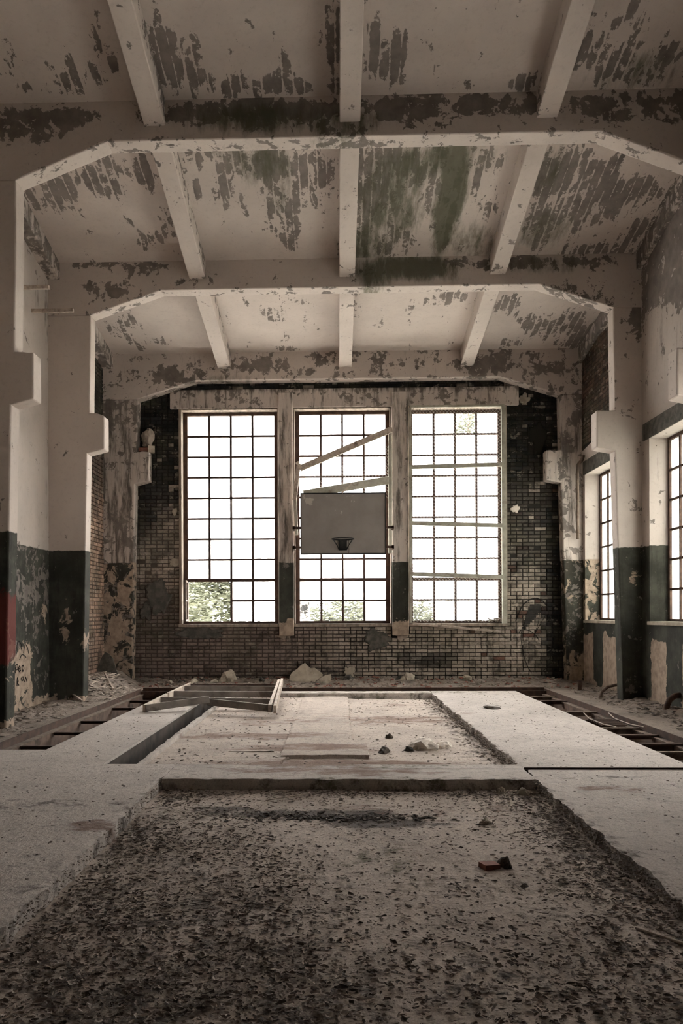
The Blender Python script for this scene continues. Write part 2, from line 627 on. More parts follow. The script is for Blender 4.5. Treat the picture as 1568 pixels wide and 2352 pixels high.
SLABS = []
SLABS.append(slab('concrete_slab', -5.0, -1.62, 1.6, 7.64, -0.2, 0, M_slab, rough_x1=0.035, s=0.042))
SLABS.append(slab('concrete_slab', -5.0, -1.62, -6.0, 1.6, -0.2, 0, M_slab, s=0.3))
SLABS.append(slab('concrete_slab', 1.79, 5.2, 1.6, 7.38, -0.2, 0, M_slab, rough_x0=0.045, s=0.042))
SLABS.append(slab('concrete_slab', 1.79, 5.2, -6.0, 1.6, -0.2, 0, M_slab, s=0.3))
SLABS.append(slab('concrete_slab', -1.62, 1.79, 6.97, 7.64, -0.2, 0, M_slab, rough_y0=0.014, s=0.07))
SLABS.append(slab('concrete_slab', 1.79, 5.2, 7.45, 7.64, -0.2, 0, M_slab, s=0.08))
SLABS.append(slab('concrete_slab', -5.0, -3.27, 7.64, 8.45, -0.6, 0, M_slab, s=0.08))
SLABS.append(slab('concrete_slab', -3.27, -2.38, 7.64, 14.95, -0.6, 0, M_slab, s=0.1))
SLABS.append(slab('concrete_slab', 1.79, 3.46, 7.64, 14.95, -0.6, 0, M_slab, rough_x0=0.05, s=0.045))
SLABS.append(slab('concrete_slab', -2.38, 1.79, 14.57, 14.95, -0.6, 0, M_slab, s=0.09))
GROUND = [slab('earth_strip', -5.0, -3.93, 8.45, 16.45, -0.6, -0.005, M_soil, s=0.1, bump=0.02),
          slab('earth_strip', 4.07, 5.6, 7.64, 16.45, -0.6, -0.005, M_soil, s=0.1, bump=0.02),
          slab('earth_strip', -3.93, 4.07, 15.2, 16.45, -0.6, 0.0, M_soil, s=0.1, bump=0.02)]
PIT_NEAR = slab('sunken_floor', -1.70, 1.87, 1.0, 7.0, -0.3, -0.105, M_pit, s=0.06, bump=0.012)
PIT_BACK = slab('sunken_floor', -1.70, 1.87, -6.0, 1.0, -0.3, -0.105, M_pit, s=0.3)
PIT_FAR = slab('sunken_floor', -2.09, 1.85, 7.6, 14.6, -0.3, -0.105, M_pit, s=0.07, bump=0.012)
KERB = slab('trench_kerb', -2.10, -2.03, 7.66, 14.57, -0.6, -0.03, M_slab, rough_x1=0.02, rough_x0=0.02, s=0.1)
# thin broken screed layers inside the far sunken bay
scr = slab('screed_layer', -0.64, 0.34, 8.49, 9.4, -0.11, -0.062, M_pit, rough_y0=0.03, rough_x1=0.03, s=0.09, bump=0.008)
scr3 = slab('screed_layer', -0.64, 0.18, 9.4, 14.56, -0.11, -0.062, M_pit, rough_x1=0.03, s=0.07, bump=0.008)
scr2 = slab('screed_layer', -2.03, -0.60, 7.7, 14.56, -0.11, -0.075, M_pit, rough_x1=0.04, s=0.09, bump=0.008)
slab('floor_underside', -5.6, 5.6, -6.0, 16.6, -0.75, -0.6, M_trench, s=0.8)

RUST = [(-1.1, 9.9, .9, .25, .7), (-0.4, 9.0, .9, .22, .75), (0.1, 8.1, 1.1, .28, 1.0), (-0.5, 7.8, .9, .22, 1.0), (-0.3, 7.35, .9, .2, .6), (0.9, 11.6, 1.0, .5, .55),
        (-0.9, 11.2, .7, .4, .4), (0.2, 7.3, .7, .2, .6), (-1.75, 5.4, .2, .15, .7), (2.35, 6.6, .3, .12, .5), (1.2, 13.6, .6, .4, .4), (0.9, 6.2, .8, .3, .35)]
SOIL = [(-1.0, 4.0, 1.0, 1.3, .48), (-0.9, 2.8, 1.3, .8, .62), (0.9, 2.7, 1.3, .6, .5), (1.3, 3.9, .5, 1.0, .45), (-0.25, 6.12, .75, .15, 1.25), (0.3, 5.88, .42, .16, 1.35), (-.9, 6.25, .3, .1, .9),
        (-0.8, 5.4, .7, .35, .3), (0.4, 3.8, .4, .8, .25), (-2.2, 6.05, .55, .13, .62), (-2.6, 5.9, .3, .08, .7), (2.4, 7.05, .4, .12, .4), (0.4, 2.6, .9, .3, .5),
        (1.7, 5.0, .18, 2.0, .6), (-1.5, 5.0, .15, 2.0, .55), (0, 6.85, 1.9, .12, .5), (1.62, 11, .16, 4, .6), (2.5, 12.6, .2, .16, .6), (3.9, 6.9, .4, .15, .3)]
MOSS = [(0.3, 5.0, .3, .3, .6), (0.9, 4.6, .9, .6, .2), (-1.0, 6.3, .7, .4, .4), (0.7, 7.55, 1.0, .12, .6), (0.5, 14.75, 2.4, .3, .6), (0.8, 6.98, 1.2, .08, .5), (2.3, 14.6, .8, .3, .5)]
for o in SLABS + [PIT_NEAR, PIT_FAR, scr, scr2, scr3, KERB]:
    attr(o, 'rust', lambda x, y, z: blobs(RUST, x, y))
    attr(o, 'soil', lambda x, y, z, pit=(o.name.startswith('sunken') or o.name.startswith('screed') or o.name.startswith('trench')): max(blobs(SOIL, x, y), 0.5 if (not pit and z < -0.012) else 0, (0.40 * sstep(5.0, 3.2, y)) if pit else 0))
    attr(o, 'moss', lambda x, y, z: blobs(MOSS, x, y))

# trench walls facing and steel edging
m = MB()
m.box(-3.93, -3.845, 8.45, 14.95, -0.6, -0.075)
recalc(m.build('trench_wall', M_trench, floor))
m = MB()
m.box(-3.27, -3.262, 8.46, 14.94, -0.58, -0.02)
recalc(m.build('trench_wall', M_trench, floor))
m = MB()
m.box(-2.39, -2.372, 7.66, 14.56, -0.58, -0.03)
m.build('trench_wall', M_trench_dark, floor)
m = MB()
m.box(3.975, 4.07, 7.64, 15.0, -0.6, -0.075)
m.build('trench_wall', M_trench, floor)
for x0, x1 in ((-3.93, -3.835), (3.965, 4.07)):       # steel angle seat, upright lip and flat
    s = -1 if x0 < 0 else 1
    outer = x0 if s < 0 else x1
    m = MB()
    m.box(x0, x1, 8.45 if s < 0 else 7.66, 14.95, -0.075, -0.06)
    m.build('steel_seat', M_rust_pale, floor)
    m = MB()
    m.box(outer - 0.012 * (s > 0), outer + 0.012 * (s < 0), 8.2 if s < 0 else 7.66, 15.1, -0.075, 0.03)
    m.build('steel_lip', M_rust, floor)
for y in (8.66, 9.12, 10.2, 11.3, 12.9, 14.0):
    m = MB()
    m.box(-3.86, -3.265, y - .025, y + .025, -0.085, -0.073)
    m.box(-3.86, -3.265, y + .015, y + .025, -0.12, -0.085)
    m.build('trench_crossbar', M_rust, floor)
for y, dp, mt in ((8.0, .1, M_rust), (8.55, .14, M_rust_pale), (9.1, .1, M_rust), (9.75, .05, M_rust), (10.35, .14, M_rust_pale), (11.1, .14, M_rust), (12.05, .06, M_rust_pale), (13.6, .06, M_rust), (14.3, .15, M_rust_pale)):
    m = MB()
    m.box(3.465, 4.05, y - .02, y + .05, -0.05, -0.035)
    m.box(3.465, 4.05, y + .035, y + .05, -0.05 - dp, -0.05)
    m.build('trench_crossbar', mt, floor)
# steel channel let into the slab at the right, and the rail along the back wall
m = MB()
m.box(1.80, 5.2, 7.385, 7.40, -0.11, 0.004)
m.box(1.80, 5.2, 7.435, 7.45, -0.11, 0.012)
m.box(1.80, 5.2, 7.385, 7.45, -0.12, -0.105)
m.build('steel_channel', M_rust, floor)
m = MB()
m.box(0.25, 1.80, 7.412, 7.424, -0.02, 0.002)
m.build('joint_strip', M_rust, floor)
m = MB()
m.box(-3.9, 4.07, 14.955, 14.985, -0.13, 0.0)
m.box(-3.9, 4.07, 15.16, 15.20, -0.13, 0.05)
m.box(-3.9, 4.07, 14.985, 15.16, -0.15, -0.12)
m.build('back_rail', M_rust, floor)

# ================================================================== CEILING
ceiling = tag(empty('ceiling'), 'flaking limewashed concrete ceiling with downstand beams stepping lower to the windows', 'ceiling', kind='structure')
PEEL = {
    1: [(-3.20, 9.56, 0.33, 0.35, 0.36), (-2.79, 9.23, 0.13, 0.33, 0.42), (-3.66, 9.76, 0.61, 0.12, 0.34), (-3.95, 9.36, 0.16, 0.34, 0.24), (-2.12, 9.35, 0.29, 0.45, 0.64), (-1.88, 9.65, 0.33, 0.18, 0.5), (-0.73, 9.79, 0.95, 0.17, 0.52), (-0.63, 9.51, 0.08, 0.29, 0.4), (-0.08, 9.19, 0.16, 0.59, 0.46), (-0.36, 9.02, 0.10, 0.21, 0.25), (0.48, 9.31, 0.12, 0.39, 0.52), (0.73, 9.43, 0.16, 0.40, 0.54), (1.62, 9.83, 0.17, 0.12, 0.45), (2.42, 9.82, 0.20, 0.15, 0.48), (1.23, 9.38, 0.32, 0.34, 0.15), (3.21, 9.01, 0.36, 0.21, 0.38), (3.15, 9.43, 0.27, 0.34, 0.46), (3.80, 9.62, 0.60, 0.35, 0.5), (3.87, 9.13, 0.31, 0.32, 0.34)],
    2: [(-3.49, 11.21, 0.77, 0.36, 0.52), (-2.81, 11.07, 0.38, 0.47, 0.48), (-2.67, 12.01, 0.21, 0.28, 0.45), (-2.90, 12.58, 0.36, 0.40, 0.42), (-3.30, 12.18, 0.28, 0.19, 0.30), (-4.40, 11.52, 0.40, 0.34, 0.40), (-1.08, 11.00, 1.19, 0.31, 0.56), (-1.77, 11.42, 0.39, 0.37, 0.45), (-0.88, 11.78, 0.40, 0.62, 0.45), (-0.33, 11.45, 0.36, 0.67, 0.54), (-0.80, 12.49, 0.21, 0.30, 0.36), (0.52, 11.48, 0.39, 1.09, 0.54), (0.93, 12.68, 0.72, 0.51, 0.42), (1.21, 11.25, 0.84, 0.72, 0.42), (1.75, 11.67, 0.17, 0.95, 0.48), (2.06, 11.04, 0.38, 0.31, 0.45), (2.42, 11.87, 0.14, 0.35, 0.40), (3.39, 11.30, 0.65, 0.56, 0.54), (3.37, 12.16, 0.56, 0.65, 0.52), (4.17, 11.74, 0.80, 0.52, 0.56), (4.82, 12.58, 0.57, 0.40, 0.48), (4.50, 12.9, 0.90, 0.21, 0.5)],
    3: [(-1.19, 14.64, 0.33, 0.45, 0.34), (-0.45, 14.97, 0.26, 0.47, 0.30), (-0.67, 14.22, 0.41, 0.17, 0.36), (1.41, 14.79, 0.10, 0.33, 0.46), (1.85, 14.29, 0.41, 0.17, 0.42), (2.24, 14.16, 0.40, 0.17, 0.45), (3.18, 14.47, 0.29, 0.36, 0.46), (3.91, 15.08, 0.43, 0.63, 0.38), (4.47, 15.25, 0.52, 0.64, 0.42), (3.67, 15.89, 0.36, 0.26, 0.40), (-4.21, 14.87, 0.42, 0.23, 0.42), (-4.41, 15.10, 0.26, 0.40, 0.42), (-1.03, 15.94, 0.27, 0.14, 0.40), (4.92, 15.59, 0.36, 0.67, 0.50), (-3.81, 15.69, 0.54, 0.34, 0.30)]}
MOSSC = {1: [(3.90, 9.74, 0.67, 0.30, 0.40)],
         2: [(-1.08, 11.00, 0.44, 0.38, 0.55), (-0.86, 11.52, 0.20, 0.51, 0.42), (0.49, 12.67, 0.43, 0.51, 0.62), (1.75, 11.67, 0.20, 1.13, 0.95), (0.86, 11.65, 0.53, 1.04, 0.58), (1.31, 11.02, 0.94, 0.31, 0.60), (2.30, 12.71, 0.58, 0.41, 0.42), (3.11, 11.22, 0.38, 0.48, 0.46), (3.37, 12.44, 0.43, 0.39, 0.5), (-1.67, 10.75, 0.55, 0.11, 0.40)],
         3: [(5.19, 15.12, 0.26, 0.47, 0.30)]}


def zlerp(Z, b, y):
    t = (y - FR[b - 1]) / (FR[b] - FR[b - 1])
    return Z[b - 1] + (Z[b] - Z[b - 1]) * t


BEAMX = [(-2.515, -2.24), (0.052, 0.32), (2.60, 2.87)]
for b in (1, 2, 3):
    y0, y1 = FR[b - 1] + FT - 0.02, FR[b] + 0.02
    m = MB().gbox(-5.3, 5.5, y0, y1, 0, 0.2, su=(0.09, 0.09, 0.2), fn=lambda x, y, z, b=b: (x, y, zlerp(ZC, b, y) + z))
    o = m.build('ceiling_slab', M_ceiling, ceiling)
    attr(o, 'peel', lambda x, y, z, b=b: max(0.05 + 0.10 * max(0.0, nz(x * .8, y * .8, b)), blobs(PEEL[b], x, y)))
    attr(o, 'moss', lambda x, y, z, b=b: blobs(MOSSC[b], x, y))
    for bi, (x0, x1) in enumerate(BEAMX):
        def bf(x, y, z, b=b):
            zb, zt = zlerp(ZBM, b, y), zlerp(ZC, b, y) + 0.05
            return (x + 0.004 * nz(y * 3, z * 3, x), y, zb + (zt - zb) * z)
        m = MB().gbox(x0, x1, y0, y1, 0, 1, su=(0.09, 0.12, 0.34), fn=bf)
        o = m.build('ceiling_beam', M_beam, ceiling, bevel=0.012)
        attr(o, 'peel', lambda x, y, z, b=b, x1=x1: 0.10 + 0.28 * sstep(0.05, 0.25, z - zlerp(ZBM, b, y)) * (x > x1 - 0.05) + (0.12 if y > FR[b] - 0.25 else 0))
    for x0, x1 in ((-5.05, -4.76), (5.06, 5.40)):
        def ef(x, y, z, b=b):
            zb, zt = zlerp(ZBM, b, y) + 0.03, zlerp(ZC, b, y) + 0.05
            return (x, y, zb + (zt - zb) * z)
        m = MB().gbox(x0, x1, y0, y1, 0, 1, su=(0.1, 0.12, 0.25), fn=ef)
        o = m.build('edge_beam', M_beam, ceiling, bevel=0.012)
        attr(o, 'peel', lambda x, y, z: 0.40 + 0.15 * nz(y * 2, z * 3))
        attr(o, 'grime', lambda x, y, z: 0.45)
m = MB().gbox(-5.6, 5.7, -6.2, FR[0] + FT + 0.02, ZC[0], ZC[0] + 0.2, s=0.4)
m.build('ceiling_slab', M_ceiling, ceiling)

# ================================================================== PORTAL FRAMES
HX = (-3.01, 3.43)      # haunch start on the girder
IX = (-4.235, 4.675)    # inner edge under the haunch


def inner_x(side, z):
    if side < 0:
        return -4.225 - 0.025 * sstep(6.6, 4.9, z) - 0.05 * (z < 4.6) - 0.085 * max(0.0, (4.3 - z) / 4.3)
    return 4.67 + 0.02 * sstep(6.6, 4.9, z) + 0.0 * (z < 4.6) + 0.12 * max(0.0, (4.3 - z) / 4.3)


GIRDER_PEEL = {
    1: [(-3.9, 8.06, .9, .13, .62), (-4.2, 7.85, .5, .1, .5), (-1.1, 8.1, 1.4, .18, .62), (0.9, 8.1, .6, .16, .66), (2.0, 8.12, .8, .13, .62), (3.6, 8.05, .8, .2, .5), (4.6, 8.05, .6, .2, .6), (0.2, 7.85, 1.2, .1, .3)],
    2: [(-4.0, 7.55, .5, .1, .5), (-3.3, 7.48, .3, .16, .55), (-3.9, 7.12, .45, .16, .5), (-2.8, 7.2, .6, .08, .3), (2.6, 7.45, 1.2, .12, .45), (3.6, 7.45, .9, .12, .55), (0.6, 7.3, .3, .2, .3), (4.4, 7.0, .5, .3, .25)],
    3: [(-1.6, 6.85, .8, .2, .5), (0.2, 6.9, 1.0, .2, .4), (-3.5, 6.6, .6, .3, .5), (3.2, 6.8, .9, .25, .5), (4.3, 6.5, .6, .5, .4), (1.6, 6.8, .6, .2, .42)], 0: []}
GIRDER_MOSS = {1: [(-1.0, 8.0, .9, .2, .6), (0.1, 7.9, .5, .2, .5)], 2: [(1.2, 7.4, .9, .22, .75), (0.6, 7.3, .3, .25, .7), (3.4, 7.4, .9, .15, .4)], 3: [(-2.4, 6.5, .8, .1, .4)], 0: []}
LABELS = ['concrete portal frame beside the camera, nearest of the frames', 'nearest concrete portal frame in view spanning the upper room',
          'middle concrete portal frame with clean cream columns and dark green dado', 'farthest concrete portal frame, heavily stained, just before the brick window wall']
for i, y0 in enumerate(FR):
    fr = tag(empty('portal_frame', (0, 0, 0)), LABELS[i], 'frame', kind='structure')
    y1 = y0 + FT
    gz = ZG[i]

    def bot(x, i=i):
        a, b = HX
        if x < a:
            return ZG[i] + (ZH[i] - ZG[i]) * min(1, (a - x) / (a - IX[0]))
        if x > b:
            return ZG[i] + (ZH[i] - ZG[i]) * min(1, (x - b) / (IX[1] - b))
        return ZG[i]
    ys = ((y0, y1),)
    # girder: three spans share one mesh so the haunch creases sit exactly on the corners
    m = MB()
    top = ZC[i] + 0.03
    for a, b in ((-5.06, IX[0]), (IX[0], HX[0]), (HX[0], HX[1]), (HX[1], IX[1]), (IX[1], 5.40)):
        m.gbox(a, b, y0, y1, 0, 1, su=(0.1, 0.09, 0.11), fn=lambda x, y, z: (x, y + 0.004 * nz(x * 3, z * 4), bot(x) + (top - bot(x)) * z))
    o = m.build('girder', M_frame, fr)
    bm = bmesh.new()
    bm.from_mesh(o.data)
    bmesh.ops.remove_doubles(bm, verts=bm.verts, dist=0.002)
    bad = [f for f in bm.faces if abs(f.normal.x) > 0.99 and -5.0 < f.calc_center_median().x < 5.35]
    bmesh.ops.delete(bm, geom=bad, context='FACES')
    bm.to_mesh(o.data)
    bm.free()
    md = o.modifiers.new('bevel', 'BEVEL')
    md.width = 0.018
    md.segments = 2
    md.limit_method = 'ANGLE'
    md.angle_limit = math.radians(50)
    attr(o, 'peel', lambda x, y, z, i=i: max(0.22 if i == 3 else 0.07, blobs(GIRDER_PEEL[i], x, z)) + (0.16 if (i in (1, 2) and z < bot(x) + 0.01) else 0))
    attr(o, 'moss', lambda x, y, z, i=i: blobs(GIRDER_MOSS[i], x, z))
    attr(o, 'grime', lambda x, y, z, i=i: 0.2 if i == 3 else 0.05)
    for s in (-1, 1):
        xo = -5.06 if s < 0 else 5.22

        def colf(x, y, z, s=s):
            xi = inner_x(s, z)
            return (xo + (xi - xo) * x, y, z)
        m = MB()
        if s < 0:
            m.gbox(0, 1, y0, y1, -0.02, ZH[i] + 0.003, su=(0.1, 0.14, 0.1), fn=colf)
        else:
            m.gbox(0, 1, y0, y1, -0.02, ZH[i] + 0.003, su=(0.1, 0.14, 0.1), fn=colf)
        o = recalc(m.build('column', M_frame, fr, bevel=0.022))
        heavy = i == 3

        def cpeel(x, y, z, i=i, s=s):
            if i == 3:
                return 0.26 + 0.2 * nz(x * 2, z * 0.8, 3) + 0.16 * sstep(5.0, 6.2, z)
            if i == 2 and s > 0:
                return 0.12 + 0.42 * math.exp(-((x - 5.05) / .12) ** 2 - ((z - 6.6) / .5) ** 2)
            return 0.04

        def cbare(x, y, z, i=i, s=s):
            if i == 3:
                return 0.42 if s < 0 else 0.26 + 0.2 * sstep(1.0, 0.2, z)
            if s < 0:
                e = sstep(-4.55, -4.35, x)
                return 0.06 + 0.4 * math.exp(-((x + 4.72) / .2) ** 2 - ((z - 1.35) / .45) ** 2) + 0.3 * e * math.exp(-((z - 1.1) / .5) ** 2) + 0.45 * sstep(.22, .06, z)
            return 0.08 + 0.3 * math.exp(-((x - 4.98) / .12) ** 2 - ((z - 2.05) / .3) ** 2) + 0.5 * sstep(.12, .02, z) * 0.4
        attr(o, 'peel', cpeel)
        attr(o, 'bare', cbare)
        attr(o, 'grime', lambda x, y, z, i=i, s=s: (0.46 if s < 0 else 0.38) if i == 3 else 0.02 + 0.22 * math.exp(-((x - xo) / .1) ** 2))
        # corbel for the lost crane rail
        xi_t = -4.0 if s < 0 else 4.385

        def corf(x, y, z, s=s):
            zi = 4.28 if s < 0 else 4.24
            zt = 4.37 if s < 0 else 4.31
            xin = inner_x(s, 4.9) - 0.06 * (-s) * -1
            xin = inner_x(s, 4.3) + 0.05 * s
            xx = xin + (xi_t - xin) * x
            zb = zi + (zt - zi) * x
            tp = (4.99 if s < 0 else 4.935)
            tp += -0.05 * sstep(0.6, 1.0, x) * (1 if i == 2 and s < 0 else 0) + 0.03 * nz(x * 4, y * 9, i)
            return (xx, y + 0.003 * nz(x * 9, z * 9), zb + (tp - zb) * z)
        m = MB().gbox(0, 1, y0 - 0.0, y1 + 0.0, 0, 1, su=(0.2, 0.07, 0.12), fn=corf)
        o = recalc(m.build('corbel', M_frame, fr, bevel=0.02))
        attr(o, 'peel', lambda x, y, z, i=i: 0.25 if i == 3 else 0.03)
        attr(o, 'grime', lambda x, y, z, i=i: 0.34 if i == 3 else 0.0)

# ================================================================== BACK WALL
wall_back = tag(empty('wall_back'), 'sooty brick end wall around three tall steel windows', 'wall', kind='structure')
m = MB()
for a, b, c, d in ((-5.3, -3.39, -0.6, 7.4), (3.60, 5.5, -0.6, 7.4), (-3.39, 3.60, -0.6, WZ0), (-3.39, 3.60, WZ1, 7.4), (-1.25, -0.94, WZ0, WZ1), (1.17, 1.52, WZ0, WZ1)):
    m.box(a, b, YB + 0.024, 16.80, c, d)
m.build('masonry_core', M_mortar, wall_back)


def soot(x, z):
    """how black a brick on the back wall is, 0..1"""
    v = 0.0
    n = nz(x * 0.9, z * 0.9, 3.3) * 0.5 + nz(x * 3.1, z * 3.1, 8.0) * 0.35
    v = max(v, sstep(2.9, 4.6, z + 1.4 * n))
    v = max(v, 0.97 * sstep(-3.6, -4.0, x) * sstep(2.5, 3.8, z + 1.2 * n))
    v = max(v, sstep(4.15, 4.6, x + 0.45 * n))
    v = max(v, 0.85 * sstep(1.9, 3.2, z + 1.3 * n) * sstep(3.4, 3.7, x))
    v = max(v, 0.45 * sstep(0.1, 0.5, n + 0.08))
    v = max(v, 0.8 * sstep(0.15, 0.5, n - 0.1 + 0.5 * math.exp(-((x - 2.0) / 1.6) ** 2 - ((z - 0.5) / .35) ** 2)))
    v = max(v, 0.55 * math.exp(-((x + 3.9) / .5) ** 2 - ((z - 1.7) / .45) ** 2))
    return min(1.0, v)


def brick_colour(x, z, rnd):
    t = sstep(-1.5, 1.5, x)
    low = sstep(2.9, 1.0, z)
    redw = (1 - t) * low
    buff = (0.42, 0.355, 0.30)
    red = (0.20, 0.152, 0.13)
    c = [buff[i] * (1 - redw) + red[i] * redw for i in range(3)]
    if rnd > 0.955 and x > 2:
        c = [0.17, 0.095, 0.072]
    k = 0.80 + 0.36 * R.random()
    s = soot(x, z)
    if R.random() < 0.07 and z > 3:
        s *= 0.25
    c = [v * k * (1 - s) + 0.019 * s * (0.6 + 0.8 * rnd) for v in c]
    return c


def brick_verts(l, h, d, ch=0.007):
    """brick standing on its own centre, front at -y"""
    a, b = l / 2, h / 2
    v = [(-a, 0, -b), (a, 0, -b), (a, 0, b), (-a, 0, b),
         (-a, -d + ch, -b), (a, -d + ch, -b), (a, -d + ch, b), (-a, -d + ch, b),
         (-a + ch, -d, -b + ch), (a - ch, -d, -b + ch), (a - ch, -d, b - ch), (-a + ch, -d, b - ch)]
    f = [(0, 1, 5, 4), (1, 2, 6, 5), (2, 3, 7, 6), (3, 0, 4, 7), (4, 5, 9, 8), (5, 6, 10, 9), (6, 7, 11, 10), (7, 4, 8, 11), (8, 9, 10, 11)]
    return v, f


BRICK_MESH = {}
for key, l in (('s', 0.239), ('h', 0.112)):
    for var in range(3):
        v, f = brick_verts(l, 0.068, 0.045)
        v = [(x + R.uniform(-.004, .004), y + R.uniform(-.003, .002), z + R.uniform(-.003, .003)) for x, y, z in v]
        mb = MB()
        mb.add(v, f)
        me = mb.mesh('brick', M_brick)
        ca = me.color_attributes.new('bcol', 'FLOAT_COLOR', 'POINT')
        ca.data.foreach_set('color', [1.0] * (4 * len(v)))
        BRICK_MESH[key + str(var)] = me


def courses(u0, u1, z0, z1, keep):
    """yield (u, z, kind) for a cross-bond wall"""
    k = 0
    z = z0
    while z < z1:
        if k % 2 == 0:
            kind, step, off = 's', 0.254, (0.127 if (k // 2) % 2 else 0.0)
        else:
            kind, step, off = 'h', 0.127, 0.0635
        u = u0 - step + off
        while u < u1:
            if keep(u, z, step):
                yield u, z, kind
            u += step
        z += 0.0815
        k += 1


BACK_HOLES = [(-3.42, 3.63, WZ0 - 0.08, WZ1), (-3.62, 3.90, 5.93, 6.40), (-1.27, -0.92, 1.0, 1.4), (1.15, 1.53, 1.0, 1.4)]


def clip_back(a, b, z):
    """part of a brick from a to b that lies clear of the openings, or None"""
    for h0, h1, z0, z1 in BACK_HOLES:
        if z0 < z < z1 and b > h0 and a < h1:
            left, right = h0 - a, b - h1
            if left <= 0.03 and right <= 0.03:
                return None
            if left >= right:
                b = h0
            else:
                a = h1
    return a, b


cand = []
for u, z, kind in courses(-4.55, 4.95, 0.06, 6.75, lambda u, z, st: clip_back(u - st / 2, u + st / 2, z) is not None):
    pri = 0 if (z < 1.25 and u > 0.2) else (1 if z < 1.25 else 2)
    cand.append((pri, -u, u, z, kind))
front = [c for c in cand if c[0] == 0 and c[2] < 4.6 and (c[3] < 1.0 or c[2] > 1.75)]
front.sort(key=lambda c: (c[3] < 0.16, c[1]))
singles = set((c[2], c[3]) for c in front[:290])
sv, sf, scol = [], [], []
nb = 0
for pri, _, u, z, kind in cand:
    rnd = R.random()
    c = brick_colour(u, z, rnd)
    dy = R.uniform(-0.008, 0.007)
    if pri == 2 and R.random() < 0.015:
        dy = 0.03
    if (u, z) in singles:
        o = inst('brick', BRICK_MESH[kind + str(R.randrange(3))], wall_back, (u, YB + 0.045 + dy, z + R.uniform(-.002, .002)), (0, R.uniform(-.012, .012), 0))
        o.color = (*c, 1)
    else:
        l = 0.239 if kind == 's' else 0.112
        ca_, cb_ = clip_back(u - l / 2, u + l / 2, z) or (u - l / 2, u + l / 2)
        if cb_ - ca_ < l - 0.001:
            u, l = (ca_ + cb_) / 2, max(0.03, cb_ - ca_)
        v, f = brick_verts(l + R.uniform(-.006, .004), 0.068 + R.uniform(-.004, .003), 0.045)
        n = len(sv)
        sv += [(x + u, y + YB + 0.045 + dy, zz + z) for x, y, zz in v]
        sf += [tuple(i + n for i in q) for q in f]
        scol += [*c, 1.0] * len(v)
mb = MB()
mb.v, mb.f = sv, sf
o = tag(mb.build('brickwork', M_brick, wall_back), kind='stuff')
ca = o.data.color_attributes.new('bcol', 'FLOAT_COLOR', 'POINT')
ca.data.foreach_set('color', scol)

# concrete lintel, pilasters between the windows, plastered reveals and sills
m = MB().gbox(-3.60, 3.88, 16.35, 16.5, WZ1 - 0.0, 6.36, s=0.12)
o = m.build('lintel', M_frame, wall_back, bevel=0.01)
attr(o, 'grime', lambda x, y, z: 0.34 + 0.25 * sstep(6.22, 6.34, z))
attr(o, 'peel', lambda x, y, z: 0.22)
for a, b in ((-1.25, -0.94), (1.17, 1.52)):
    m = MB().gbox(a, b, 16.29, 16.7, 1.05, WZ1 + 0.3, s=0.11)
    o = m.build('pilaster', M_frame, wall_back, bevel=0.015)
    attr(o, 'grime', lambda x, y, z: 0.40 if z > 2.6 else 0.15)
    attr(o, 'peel', lambda x, y, z: 0.10)
    attr(o, 'bare', lambda x, y, z: 0.1 + 0.5 * sstep(1.5, 1.2, z))
for a, b in BACK_WINDOWS:
    for x0, x1, z0, z1, nm in ((a - 0.03, a + 0.03, WZ0, WZ1, 'reveal'), (b - 0.03, b + 0.03, WZ0, WZ1, 'reveal'), (a + .03, b - .03, WZ1 - 0.035, WZ1 + 0.02, 'reveal'), (a - 0.05, b + 0.05, WZ0 - 0.07, WZ0 - 0.005, 'window_sill')):
        m = MB().gbox(x0, x1, 16.375, 16.78, z0, z1, s=0.1)
        o = m.build(nm, M_concrete_old, wall_back, bevel=0.008)

# graffiti on the right of the brick wall, sprayed in thin black lines
def ribbon(mb, pts, w, axis='y', at=0.0):
    n = len(pts)
    for i in range(n - 1):
        (a, b), (c, d) = pts[i], pts[i + 1]
        L = math.hypot(c - a, d - b) or 1e-6
        px, pz = -(d - b) / L * w / 2, (c - a) / L * w / 2
        ex, ez = (c - a) / L * w * 0.3, (d - b) / L * w * 0.3
        q = [(a + px - ex, b + pz - ez), (a - px - ex, b - pz - ez), (c - px + ex, d - pz + ez), (c + px + ex, d + pz + ez)]
        if axis == 'y':
            vs_ = [(x, at, z) for x, z in q] + [(x, at + 0.004, z) for x, z in q]
        else:
            vs_ = [(at, x, z) for x, z in q] + [(at - 0.004, x, z) for x, z in q]
        mb.add(vs_, [(0, 1, 2, 3), (7, 6, 5, 4), (0, 4, 5, 1), (1, 5, 6, 2), (2, 6, 7, 3), (3, 7, 4, 0)])


def gp(x, y):          # crop coordinates of the graffiti sketch to wall metres
    return (3.904 + (x - 430) / 7.84 * 0.00937, 1.835 - (y - 575) / 7.84 * 0.00937)


def curve(pts, n=8):
    out = []
    P = [pts[0]] + list(pts) + [pts[-1]]
    for i in range(1, len(P) - 2):
        for k in range(n):
            t = k / n
            r = []
            for c in (0, 1):
                p0, p1, p2, p3 = P[i - 1][c], P[i][c], P[i + 1][c], P[i + 2][c]
                r.append(0.5 * (2 * p1 + (p2 - p0) * t + (2 * p0 - 5 * p1 + 4 * p2 - p3) * t * t + (3 * p1 - p0 - 3 * p2 + p3) * t ** 3))
            out.append(tuple(r))
    out.append(tuple(pts[-1]))
    return out


